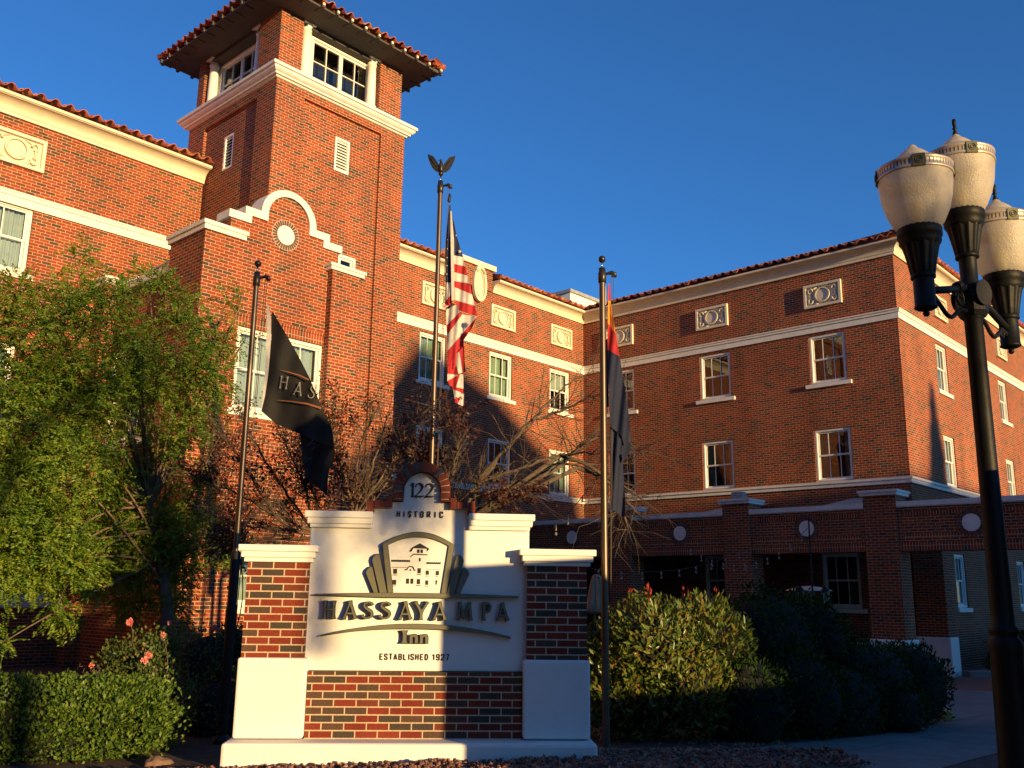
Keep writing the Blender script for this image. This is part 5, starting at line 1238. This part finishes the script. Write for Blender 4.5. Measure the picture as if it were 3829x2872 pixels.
# ------------------------------------------------------------------ plants
M['inner'] = plain('bush_filler', (.007, .008, .005), .95, var=.4, scale=12)  # solid near-black core added inside each bush to block see-through
def blob(mb, c, r, k=2.0, n=20, seed=0, amp=.08):
    vs = []; m_ = n//2
    for i in range(m_+1):
        for j in range(n):
            th, ph = math.pi*i/m_, 2*math.pi*j/n
            d = np.array([math.sin(th)*math.cos(ph), math.sin(th)*math.sin(ph), math.cos(th)])
            q = d/(np.sum(np.abs(d)**k)**(1/k)+1e-9)
            f = 1+amp*noise.noise(Vector(d*2.3+seed))
            vs.append(np.array(c)+q*np.array(r)*f)
    mb.add(vs, [(i*n+j, (i+1)*n+j, (i+1)*n+(j+1) % n, i*n+(j+1) % n) for i in range(m_) for j in range(n)], True)
def shell_pts(els, n, rng, k=2.0, thick=.22, rot=0.0):
    """points in the outer shell of a union of (super)ellipsoids, with outward directions"""
    P, D = [], []
    wts = np.array([e[1][0]*e[1][2]+e[1][1]*e[1][2]+e[1][0]*e[1][1] for e in els]); wts = wts/wts.sum()
    for (c, r), w in zip(els, wts):
        m_ = int(n*w); d = rng.normal(size=(m_, 3)); d /= np.linalg.norm(d, axis=1, keepdims=True)
        q = d/(np.sum(np.abs(d)**k, axis=1, keepdims=True)**(1/k))
        f = np.array([noise.noise(Vector(x*2.6+w*7)) for x in d])[:, None]
        s = 1-thick*rng.random((m_, 1))**1.4+.22*f+np.where(rng.random((m_, 1)) < .06, .16*rng.random((m_, 1)), 0)
        pts = q*s*np.array(r)
        if rot:
            cr_, sr_ = math.cos(rot), math.sin(rot)
            pts = np.stack([pts[:, 0]*cr_-pts[:, 1]*sr_, pts[:, 0]*sr_+pts[:, 1]*cr_, pts[:, 2]], 1)
            d = np.stack([d[:, 0]*cr_-d[:, 1]*sr_, d[:, 0]*sr_+d[:, 1]*cr_, d[:, 2]], 1)
        P.append(pts+np.array(c)); D.append(d)
    return np.concatenate(P), np.concatenate(D)
def bush(name, label, cat, els, n, size, mat, k=2.0, asp=.45, seed=1, group=None, rot=0.0, thick=.22, inner=.86, tipmat=None, tips=0, tiplen=.12):
    rng = np.random.default_rng(seed)
    c0 = np.mean([e[0] for e in els], axis=0)
    root = thing(name, label, cat, (c0[0], c0[1], gz(c0[0])), 0, group)
    P, D = shell_pts(els, n, rng, k, thick, rot)
    P = P[P[:, 2] > gz(c0[0])+.0]; 
    P, D = P, D[:len(P)] if len(D) != len(P) else D
    P, D = shell_pts(els, n, np.random.default_rng(seed), k, thick, rot); keep = P[:, 2] > gz(c0[0])+.02; P, D = P[keep], D[keep]
    d = D*.55+np.array([0, 0, .55])+rng.normal(size=P.shape)*.55
    leaf_object('foliage', mat, root, P, d, size, asp, seed)
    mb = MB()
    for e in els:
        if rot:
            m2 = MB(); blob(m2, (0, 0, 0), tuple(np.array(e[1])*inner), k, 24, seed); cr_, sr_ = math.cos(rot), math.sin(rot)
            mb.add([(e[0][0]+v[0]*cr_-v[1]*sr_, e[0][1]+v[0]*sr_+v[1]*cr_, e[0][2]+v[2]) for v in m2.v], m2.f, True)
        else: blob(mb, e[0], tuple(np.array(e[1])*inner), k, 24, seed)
    mb.build('inner_filler', M['inner'], root)
    m3 = MB()
    for e in els[:3]:
        for q in range(3): m3.tube([(e[0][0]+rng.normal()*.1, e[0][1]+rng.normal()*.1, gz(e[0][0])-.02), (e[0][0]+rng.normal()*.2, e[0][1]+rng.normal()*.2, e[0][2])], [.02, .01], 6)
    m3.build('stems', M['bark'], root)
    if tips:
        idx = np.argsort(-(P[:, 2]+rng.random(len(P))*.5))[:tips*6]; idx = rng.choice(idx, tips, replace=False)
        TP, TD = [], []
        for i in idx:
            for q in range(5): TP.append(P[i]+rng.normal(size=3)*.012+np.array([0, 0, .02+.02*q])); TD.append(np.array([0, 0, .8])+D[i]*.3+rng.normal(size=3)*.35)
        leaf_object('new_leaves', tipmat, root, np.array(TP), np.array(TD), tiplen, .35, seed+5)
    return root
def sprays(P, D, rng, L=.22, pairs=8, leaf=.036):
    """pinnate leaves: each a drooping midrib with leaflets on both sides"""
    A, B = [], []
    for p, d in zip(P, D):
        d = d/np.linalg.norm(d); l = L*(.7+.6*rng.random()); s = np.cross(d, [0, 0, 1.])+rng.normal(size=3)*.35; s /= np.linalg.norm(s)
        q = p.copy()
        for i in range(pairs):
            d = d+np.array([0, 0, -.065]); d /= np.linalg.norm(d); q = q+d*l/pairs
            for sg_ in (1, -1): A.append(q); B.append(s*sg_+d*.45+rng.normal(size=3)*.12)
    return np.array(A), np.array(B)
def limb(mb, pts, hs, r0, r1, rng, tips=None, twigs=0, tl=.5, up=.3, depth=1, seg=8, tr=.006):
    Q = [at(p[0], p[1], h) for p, h in zip(pts, hs)]
    S = bez([tuple(q[:2]) for q in Q], 6*(len(Q)-1)); Zs = bez([(i, q[2]) for i, q in enumerate(Q)], 6*(len(Q)-1))
    path = [np.array([a[0], a[1], b[1]]) for a, b in zip(S, Zs)]
    n = len(path); path = [p+rng.normal(size=3)*.012*(0 < i < n-1) for i, p in enumerate(path)]
    rs = [r0+(r1-r0)*i/(n-1) for i in range(n)]; mb.tube(path, rs, 7, cap=False)
    for k in range(twigs):
        i = int(n*(.15+.85*rng.random())); i = min(i, n-2); d = path[i+1]-path[i]; d /= np.linalg.norm(d)
        nd = d*.7+rng.normal(size=3)*.55+np.array([0, 0, up])
        branch(mb, path[i], nd, tl*(.5+.8*rng.random()), max(tr, rs[i]*.35), depth, rng, tips, up=.05, spread=.5, kids=3, bend=.22, segs=5)
    return path
# ---- locust tree on the left
rng = np.random.default_rng(11)
tb = at(610, 2420, 13.8); root = thing('locust_tree', 'feathery green locust tree in front of the left wing and the bay', 'tree', (tb[0], tb[1], gz(tb[0])))
CL = [(60,1190,150,13.2,1),(150,1130,90,13.4,1),(225,1060,60,13.5,.9),(285,995,36,13.6,.8),(325,945,26,13.6,.8),(180,1300,170,13.0,1),(420,1180,110,13.3,1),(395,1065,55,13.5,.9),(480,1030,45,13.7,.8),(555,1060,60,13.8,.9),(625,1120,75,13.7,.9),
      (520,1280,140,13.2,1),(660,1300,110,13.4,.9),(745,1120,40,14.2,.8),(850,1125,32,14.2,.8),(905,1110,18,14.2,.7),(780,1240,80,14.0,.8),(840,1320,75,14.0,.8),(905,1290,34,14.1,.6),(60,1500,180,12.6,1),(260,1500,170,12.8,1),(430,1480,130,13.2,1),(600,1480,120,13.4,1),
      (720,1440,110,13.8,.8),(830,1430,70,14.0,.6),(60,1800,190,12.4,1),(230,1760,150,12.6,1),(370,1720,100,13.0,.9),(50,2050,170,12.3,1),(200,2040,140,12.5,1),(290,2100,110,12.6,1),(235,2210,70,12.5,.9),(215,2300,34,12.5,.8),(100,2180,100,12.4,1),
      (470,1760,90,13.6,.7),(600,1700,110,13.8,.7),(700,1650,110,13.9,.75),(540,1900,110,13.8,.8),(660,1880,110,13.9,.85),(750,1800,90,14.0,.6),(450,2020,100,13.8,.9),(560,2080,120,14.0,.9),(700,2080,120,14.2,.8),(630,2200,100,14.1,.8),(800,2040,80,14.2,.6),(780,1930,70,14.2,.5),(480,2180,90,13.9,.7),(380,1900,90,13.8,.9),(350,2030,90,13.6,1),(400,2160,90,13.9,.9),(500,2060,90,13.6,.9),(540,2250,70,14.0,.8),(650,2020,90,13.7,.8),(330,1880,90,14.0,.9),(860,1560,60,14.1,.35),
      (-100,1400,180,13.4,1),(-100,1800,200,13.0,1),(0,2000,150,14.2,.7),(300,1650,150,14.4,.7),(150,1500,180,14.4,.8),(480,1450,140,14.5,.7), (15,2400,26,11.8,1), (880,2080,40,14.2,.6)]
P, D = [], []
tips = []; mb = MB()
trunk = limb(mb, [(612, 2420), (625, 2250), (600, 2100), (560, 1900)], [13.8, 13.8, 13.8, 13.7], .10, .07, rng)
fork = trunk[-1]
for px_, py_, rp, h, dn in CL:
    c = at(px_, py_, h); r = rp*h/F_PX; n = int(dn*rp*rp/165*2.6)+6
    d = rng.normal(size=(n, 3)); d /= np.linalg.norm(d, axis=1, keepdims=True)
    # leaves hang in small uneven clumps
    sub = c+rng.normal(size=(max(4, n//22), 3))*r*.50
    which = rng.integers(0, len(sub), n); p = sub[which]+d*(r*.30+.05)*rng.random((n, 1))**.6
    P.append(p); D.append(d*.9+(p-c)/r*.6+np.array([0, 0, .05]))
    if rp > 45 or rng.random() < .6:
        src = trunk[int(len(trunk)*(.45+.5*rng.random()))] if py_ > 1500 else fork
        mid = (src+c)/2+np.array([0, 0, .25])+rng.normal(size=3)*.12
        q = [src*(1-t)**2+2*mid*t*(1-t)+c*t*t for t in np.linspace(0, 1, 8)]; mb.tube(q, list(np.linspace(.022, .007, 8)), 6, cap=False)
        for k in range(max(2, len(sub)//3)): mb.tube([c, (c+sub[k])/2+rng.normal(size=3)*.04, sub[k]], [.009, .006, .003], 4, cap=False)
P = np.concatenate(P); D = np.concatenate(D)
A, B = sprays(P, D, rng, L=.23, pairs=9)
mb.build('trunk', M['barkm'], root); leaf_object('crown', M['locust'], root, A, B, .050, .42, 3, fold=.1)
# ---- clipped hedge, roses
hc = at(250, 2700, 9.3); HD = math.atan2(SU[1], SU[0])
bush('boxwood_hedge', 'clipped bright green hedge in the lower left corner', 'hedge', [((hc[0]-SU[0]*.55, hc[1]-SU[1]*.55, -1.22), (1.45, .50, .37)), ((hc[0]+SU[0]*.15, hc[1]+SU[1]*.15, -1.19), (.50, .46, .35))], 34000, .042, M['hedge'], k=4.0, asp=.62, seed=4, rot=HD, thick=.16)
rc = at(500, 2600, 10.2)
rose = bush('rose_bush', 'leggy rose bush with pink blooms behind the clipped hedge', 'rose bush', [((at(540, 2500, 10.2)), (.40, .35, .38)), ((at(600, 2620, 10.0)), (.38, .34, .40)), (at(430, 2490, 10.2), (.22, .22, .26)), (at(610, 2420, 10.3), (.22, .2, .2))], 5200, .040, M['rosel'], asp=.65, seed=6, thick=.6, inner=.45, group='rose bushes')
def flower(root, px_, py_, h, r):
    c = at(px_, py_, h); rg = np.random.default_rng(int(px_)); n = 46
    d = rg.normal(size=(n, 3)); d /= np.linalg.norm(d, axis=1, keepdims=True)
    leaf_object('flower', M['petal'], root, c+d*r*.25, d+np.array([0, 0, .3]), r, 1.0, int(py_))
for q in ((487, 2327, 9.9, .036), (553, 2452, 9.75, .034), (540, 2470, 9.75, .028), (342, 2490, 9.8, .024), (328, 2527, 9.8, .022), (548, 2570, 9.7, .026), (610, 2375, 10.1, .024), (635, 2330, 10.2, .02)): flower(rose, *q)
m = MB(); rg = np.random.default_rng(2)
for a_, b_ in (((520, 2600), (487, 2335)), ((600, 2600), (553, 2460)), ((380, 2620), (342, 2495)), ((360, 2620), (300, 2480)), ((620, 2600), (612, 2380)), ((660, 2620), (700, 2590))):
    limb(m, [a_, ((a_[0]+b_[0])/2+8, (a_[1]+b_[1])/2), b_], [10, 9.95, 9.9], .007, .003, rg)
m.build('canes', M['bark'], rose)
ros2 = bush('rose_bush', 'shaded rose bush close behind the left brick pier of the sign', 'rose bush', [(at(770, 2480, 11.2), (.45, .4, .42)), (at(790, 2680, 10.8), (.42, .38, .5)), (at(870, 2420, 11.4), (.3, .3, .3))], 4200, .042, M['rosel'], asp=.6, seed=8, thick=.5, inner=.7, group='rose bushes')
for q in ((800, 2347, 10.9, .03), (826, 2352, 10.95, .022), (855, 2400, 10.9, .022)): flower(ros2, *q)
# ---- glossy bush and dark hedge on the right
bush('photinia_bush', 'rounded glossy bush with red new leaves beside the right flagpole', 'bush', [(at(2440, 2440, 11.0), (.72, .62, .62)), (at(2620, 2400, 11.4), (.62, .55, .52)), (at(2330, 2600, 10.9), (.55, .5, .62)), (at(2560, 2590, 10.9), (.62, .5, .55)), (at(2240, 2480, 11.1), (.22, .3, .45))], 15500, .088, M['photinia'], asp=.38, seed=9, thick=.50, inner=.66, tipmat=M['redleaf'], tips=9, tiplen=.075)
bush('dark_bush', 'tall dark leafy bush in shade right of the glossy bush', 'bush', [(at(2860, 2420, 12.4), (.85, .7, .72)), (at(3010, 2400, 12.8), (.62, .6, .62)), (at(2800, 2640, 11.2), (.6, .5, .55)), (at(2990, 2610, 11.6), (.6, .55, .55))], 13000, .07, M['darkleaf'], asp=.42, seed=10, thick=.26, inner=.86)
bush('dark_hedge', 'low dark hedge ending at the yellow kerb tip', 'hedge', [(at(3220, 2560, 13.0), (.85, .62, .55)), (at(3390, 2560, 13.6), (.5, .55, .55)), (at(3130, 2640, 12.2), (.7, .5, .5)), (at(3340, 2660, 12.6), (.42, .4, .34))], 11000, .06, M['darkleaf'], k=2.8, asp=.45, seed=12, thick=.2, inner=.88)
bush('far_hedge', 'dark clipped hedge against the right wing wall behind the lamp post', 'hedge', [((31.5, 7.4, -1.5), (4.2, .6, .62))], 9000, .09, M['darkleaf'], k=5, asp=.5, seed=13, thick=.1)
# ---- bare crape myrtles behind the sign
def shrub(label, stems, seed, leafn, h0, name='crape_myrtle', tw=14, tl=.45, r0=.022, up=.35, bark='bark'):
    rg = np.random.default_rng(seed); b = at(stems[0][0][0], stems[0][0][1], h0); rt = thing(name, label, 'tree', (b[0], b[1], gz(b[0])), 0, 'crape myrtles behind the sign' if name == 'crape_myrtle' else None)
    mb = MB(); tips = []
    mb.tube([(b[0], b[1], gz(b[0])-.02), (b[0]+.03, b[1], (gz(b[0])+b[2])/2), b], [r0*2.2, r0*1.9, r0*1.5], 8)
    for st in stems:
        n = len(st); hs = [h0+.5*rg.normal()*i/n for i in range(n)]
        mb.tube([b, at(st[0][0], st[0][1], h0)], [r0, r0], 6); limb(mb, st, hs, r0, .006, rg, tips, tw, tl, up)
    mb.build('branches', M[bark], rt)
    if leafn:
        T = [tips[i] for i in rg.integers(0, len(tips), leafn)]; rr_ = np.random.default_rng(seed+1)
        # leaves stay on in bunches
        ok = [t for t in T if noise.noise(Vector(t[0]*1.7+seed)) > -.02]
        P_ = np.array([t[0] for t in ok]); D_ = np.array([t[1] for t in ok])+rr_.normal(size=(len(ok), 3))*.8+np.array([0, 0, -.5])
        leaf_object('dry_leaves', M['dryleaf'], rt, P_+rr_.normal(size=P_.shape)*.03, D_, .050, .5, seed)
    return rt
shrub('bare crape myrtle with dry red leaves, fanning left of the sign behind the black flag', [[(1190, 2000), (1080, 1860), (980, 1700), (900, 1560)], [(1190, 2000), (1130, 1800), (1060, 1640)], [(1190, 2000), (1020, 1920), (860, 1830), (760, 1800)], [(1190, 2000), (1000, 1980), (850, 1950)], [(1190, 2000), (1180, 1850), (1120, 1690)], [(1190, 2000), (1060, 1960), (920, 1760), (840, 1640)], [(1190, 2010), (1000, 2020), (880, 2040)]], 21, 11000, 12.8, tw=60, tl=.42)
shrub('bare crape myrtle with pale upright stems directly behind the sign arch', [[(1320, 1930), (1290, 1780), (1245, 1600), (1250, 1480)], [(1320, 1930), (1340, 1700), (1390, 1560)], [(1320, 1930), (1400, 1720), (1450, 1540)], [(1320, 1930), (1290, 1800), (1200, 1700)], [(1330, 1930), (1450, 1800), (1520, 1680)], [(1330, 1930), (1380, 1850), (1480, 1700), (1560, 1560)]], 22, 6500, 12.4, tw=42, tl=.42, bark='barkm')
shrub('small crape myrtle with bunched dry leaves right of the sign arch', [[(1640, 1920), (1600, 1760), (1620, 1600)], [(1640, 1920), (1650, 1740), (1680, 1560)], [(1640, 1920), (1690, 1780), (1720, 1620)], [(1640, 1920), (1740, 1850), (1800, 1800)], [(1640, 1920), (1830, 1890), (1950, 1850)]], 23, 9000, 12.2, tw=40, tl=.36, bark='barkm')
shrub('bare spreading tree whose long branches reach behind the right flagpole', [[(1740, 1950), (1790, 1800), (1960, 1600), (2060, 1500), (2130, 1430), (2220, 1385)], [(1800, 1790), (1960, 1600), (2080, 1540), (2200, 1490), (2300, 1450)], [(1790, 1800), (1930, 1760), (2100, 1700), (2250, 1690)], [(1760, 1860), (1900, 1820), (2100, 1740), (2260, 1780), (2400, 1870)], [(2100, 1700), (2230, 1760), (2350, 1880), (2420, 1960)], [(2100, 1740), (2200, 1650), (2330, 1640), (2400, 1700)], [(2160, 1750), (2280, 1800), (2330, 1920), (2350, 1990)]], 24, 0, 12.0, name='bare_tree', tw=26, tl=.55, r0=.030, up=.0, bark='bark')
# ------------------------------------------------------------------ gravel round the sign
M['gravel'] = None
def rock_mat():
    m, n, b = new_mat('red_gravel'); tc = N(n, 'ShaderNodeTexCoord'); v = N(n, 'ShaderNodeTexVoronoi'); v.inputs['Scale'].default_value = 22
    n.links.new(tc.outputs['Object'], v.inputs['Vector']); s = N(n, 'ShaderNodeSeparateColor'); n.links.new(v.outputs['Color'], s.inputs[0])
    r = ramp(n, [(0, (.09, .045, .032)), (.4, (.20, .085, .055)), (.75, (.29, .13, .08)), (1, (.36, .24, .17))]); n.links.new(s.outputs[0], r.inputs[0])
    n.links.new(r.outputs[0], b.inputs['Base Color']); b.inputs['Roughness'].default_value = .85; return m
M['gravel'] = rock_mat()
def bedh(u, w):
    q = min(-1.405, max(-1.52, -1.45+.03*u)); f_ = max(0., 1-max(0., w-.7)/1.3)*max(0, 1-max(0, -w-.2)/.8)
    return q*f_-1.56*(1-f_)+.022*noise.noise(Vector((u*2.3, w*3.1, 0)))-.012
def bedh_old(u, w):   # height of the gravel in sign coordinates
    return -1.56+.10*math.exp(-((u-.1)/1.3)**2)*math.exp(-((w-.75)/.5)**2)+.05*math.exp(-((u-1.5)/1.0)**2)+.03*noise.noise(Vector((u*1.3, w*1.7, 0)))+.02
rg = np.random.default_rng(31); vs, fs = [], []
ico = [np.array(v) for v in ((0,-.53,.85),(0,.53,.85),(0,-.53,-.85),(0,.53,-.85),(.53,.85,0),(-.53,.85,0),(.53,-.85,0),(-.53,-.85,0),(.85,0,.53),(.85,0,-.53),(-.85,0,.53),(-.85,0,-.53))]
icf = [(0,8,1),(0,1,10),(0,10,7),(0,7,6),(0,6,8),(1,8,4),(1,4,5),(1,5,10),(10,5,11),(10,11,7),(7,11,2),(7,2,6),(6,2,9),(6,9,8),(8,9,4),(4,9,3),(4,3,5),(5,3,11),(11,3,2),(2,3,9)]
for i in range(13000):
    if i < 9500: u, w = rg.uniform(-2.6, 3.4), rg.uniform(.20, 2.0)
    else: u, w = rg.uniform(1.6, 4.0), rg.uniform(-2.2, .6)
    p = s0[:2]+SU*u-SN*w
    r = .012+.020*rg.random()**2; z = bedh(u, w)+r*.5
    Rm = Matrix.Rotation(rg.random()*6.28, 3, Vector(rg.normal(size=3)))
    b0 = len(vs); sc = np.array([1, .75, .6])*(.8+.5*rg.random(3))
    for v in ico:
        q = np.array(Rm@Vector(v*sc*(.75+.5*rg.random())))*r; vs.append((p[0]+q[0], p[1]+q[1], z+q[2]))
    fs += [(a+b0, b+b0, c+b0) for a, b, c in icf]
mb = MB(); mb.v = vs; mb.f = fs; mb.m = [0]*len(fs); mb.smooth = [False]*len(fs)
tag(mb.build('gravel', M['gravel'], None), kind='stuff')
mb = MB(); nu, nw = 50, 40; gv = []
for i in range(nu+1):
    for j in range(nw+1):
        u, w = -2.9+7.2*i/nu, 2.2-4.6*j/nw; p = s0[:2]+SU*u-SN*w; e = min(1, min(i, nu-i, j, nw-j)/4)
        gv.append((p[0], p[1], (bedh(u, w) if w < 2.0 else -1.56)*e+(gz(p[0])-.02)*(1-e)))
mb.add(gv, [(i*(nw+1)+j, (i+1)*(nw+1)+j, (i+1)*(nw+1)+j+1, i*(nw+1)+j+1) for i in range(nu) for j in range(nw)], True)
tag(mb.build('gravel_bed', M['soil'], None), kind='structure')
rk = MB(); p = at(590, 2835, 8.9); blob(rk, (p[0], p[1], -1.53), (.13, .09, .06), 2.6, 18, 3, .5)
tag(rk.build('edging_stone', plain('sandstone', (.20, .12, .08), .9, var=.3, scale=12, bump=.6), None), 'rough brown stone at the foot of the clipped hedge', 'stone')
# ------------------------------------------------------------------ across the street, behind the camera: what shades the courtyard
ac = thing('street_building', 'plain unseen building across the street, roofline shaped for its shadow', 'building', (15, -56, gz(15)))
prof = [(3.3, -1.9), (3.3, 8.6), (4.9, 9.4), (5.9, 10.2), (6.9, 10.7), (9.4, 14.2), (12.9, 12.9), (15.5, 11.2), (16.1, 9.0), (44, 8.95), (44, -1.9)]  # outline shaped so its shadow edge falls across the hotel walls
m = MB(); m.prism(prof, -50, -62); m.build('wall', M['sidewall'], ac)
m = MB()
for i in range(9): m.box(3+4.2*i, 4.6+4.2*i, -49.98, -49.9, 0, 2.2); m.box(3+4.2*i, 4.6+4.2*i, -49.98, -49.9, 4, 6)
m.build('window_glazing', M['glass'], ac)
nb = thing('sky_blocker', 'tall unseen brick block added on the left to cut sky light', 'building', (-32, -5, gz(0)))
m = MB(); m.box(-46, -21, -40, 34, -1.7, 18); m.build('wall', M['brick'], nb)  # added unseen block, cuts the sky light reaching the courtyard
m = MB(); m.box(-46.2, -20.8, -40.2, 34.2, 18.01, 18.4); m.build('coping', M['concrete'], nb)
cx_, cy_ = 29.2-7.4, -45.0
ct = thing('conifer_tree', 'tall conifer tree across the street', 'tree', (cx_, cy_, gz(cx_))); rg = np.random.default_rng(5)
ztop = 5.1+6.4; n = 9000; hh = rg.random(n)**.6; rr_ = hh*2.6*np.sqrt(rg.random(n)); ta = rg.random(n)*6.28
P_ = np.stack([cx_+rr_*np.cos(ta), cy_+rr_*np.sin(ta), ztop-hh*9.5], 1); leaf_object('crown', M['darkleaf'], ct, P_, rg.normal(size=(n, 3))+[0, 0, -.5], .30, .5, 5)
m = MB(); m.tube([(cx_, cy_, gz(cx_)), (cx_, cy_, ztop)], [.25, .03], 8); m.build('trunk', M['bark'], ct)
vn = thing('parked_van', 'tall narrow grey van parked just outside the view beside the lamp post', 'van', (6.4, -1.3, gz(6)))
m = MB()
m.prism([(-3.6, -1.25), (-3.6, .2), (-3.3, .74), (.62, .80), (.88, .76), (.90, -1.25)], 5.53, 7.02, mp=lambda X, Y, Zz: (Y, X, Zz)); m.build('body', M['van'], vn, bevel=.04)
for yy in (-2.8, .1):
    for xx in (5.52, 6.86):
        m = MB(); m.tube([(xx, yy, -1.2), (xx+.18, yy, -1.2)], [.34, .34], 20); m.build('wheel', M['rubber'], vn)
gw = thing('shade_wall', 'low unseen wall added to shade the gravel and bush foot', 'wall', (9, -4.7, gz(9)))
m = MB(); m.box(6.3, 11.5, -4.8, -4.6, -1.7, -.10); m.build('wall', M['sidewall'], gw)  # unseen wall added to keep sun off the gravel and lower bush
m = MB(); m.box(6.25, 11.55, -4.86, -4.54, -.099, -.02); m.build('coping', M['concrete'], gw)
m = MB(); m.box(5.70, 6.86, .895, .912, .05, .55); m.build('rear_window', M['glass'], vn)
m = MB(); m.box(5.515, 5.529, -2.9, -1.9, -.1, .5); m.box(7.021, 7.035, -2.9, -1.9, -.1, .5); m.build('side_window', M['glass'], vn)
for xx in (5.58, 6.86): m = MB(); m.box(xx, xx+.11, .885, .93, -.55, -.15); m.build('tail_light', M['redlens'], vn)
m = MB(); m.box(5.55, 7.0, .88, .99, -1.24, -1.02); m.build('bumper', M['rubber'], vn)
# unseen street tree, its bough and leaf clumps shaped to shade the sign
q0 = SN*8.97+SU*(-.2494)
def up_sun(u, w, z, t): p = np.array([*(q0[:2]-SN*w+SU*u), z]) if False else np.array([(SN*8.97+SU*(-.2494+u)-SN*w)[0], (SN*8.97+SU*(-.2494+u)-SN*w)[1], z]); return p+SUN*t
stt = up_sun(-3.4, 0, -1.5, 24.0); st = thing('street_tree', 'slender unseen street tree, its bough shaped to shade the sign', 'tree', (stt[0], stt[1], gz(0)))
m = MB(); m.tube([(stt[0]+.05, stt[1], gz(0)), up_sun(-3.4, 0, -1.0, 24), up_sun(-3.2, 0, .8, 24), up_sun(-2.6, 0, 2.4, 24), up_sun(-1.5, 0, 3.4, 24)], [.15, .13, .11, .10, .08], 8)
m.tube([up_sun(-2.0, 0, 2.9, 24), up_sun(-1.1, 0, 2.2, 24), up_sun(-.88, 0, 1.2, 24), up_sun(-.84, 0, .2, 24), up_sun(-.88, 0, -.55, 24)], [.07, .07, .06, .05, .02], 6)
m.tube([up_sun(-1.5, 0, 3.4, 22), up_sun(-.5, 0, 2.2, 20), up_sun(-.18, 0, .8, 20)], [.06, .04, .02], 6); m.build('trunk', M['bark'], st)
rg = np.random.default_rng(6)
P_ = np.concatenate([np.array([up_sun(-.12+.17*rg.normal(), rg.normal()*.2, 1.05+.34*rg.normal(), 20) for _ in range(2600)]), np.array([up_sun(-1.2+.9*rg.normal(), rg.normal()*.6, 3.8+.6*rg.normal(), 24) for _ in range(3000)]), np.array([up_sun(-.86+.075*rg.normal(), rg.normal()*.1, rg.uniform(-.6, 1.3), 24) for _ in range(900)])])
leaf_object('crown', M['locust'], st, P_, rg.normal(size=P_.shape), .07, .6, 9)
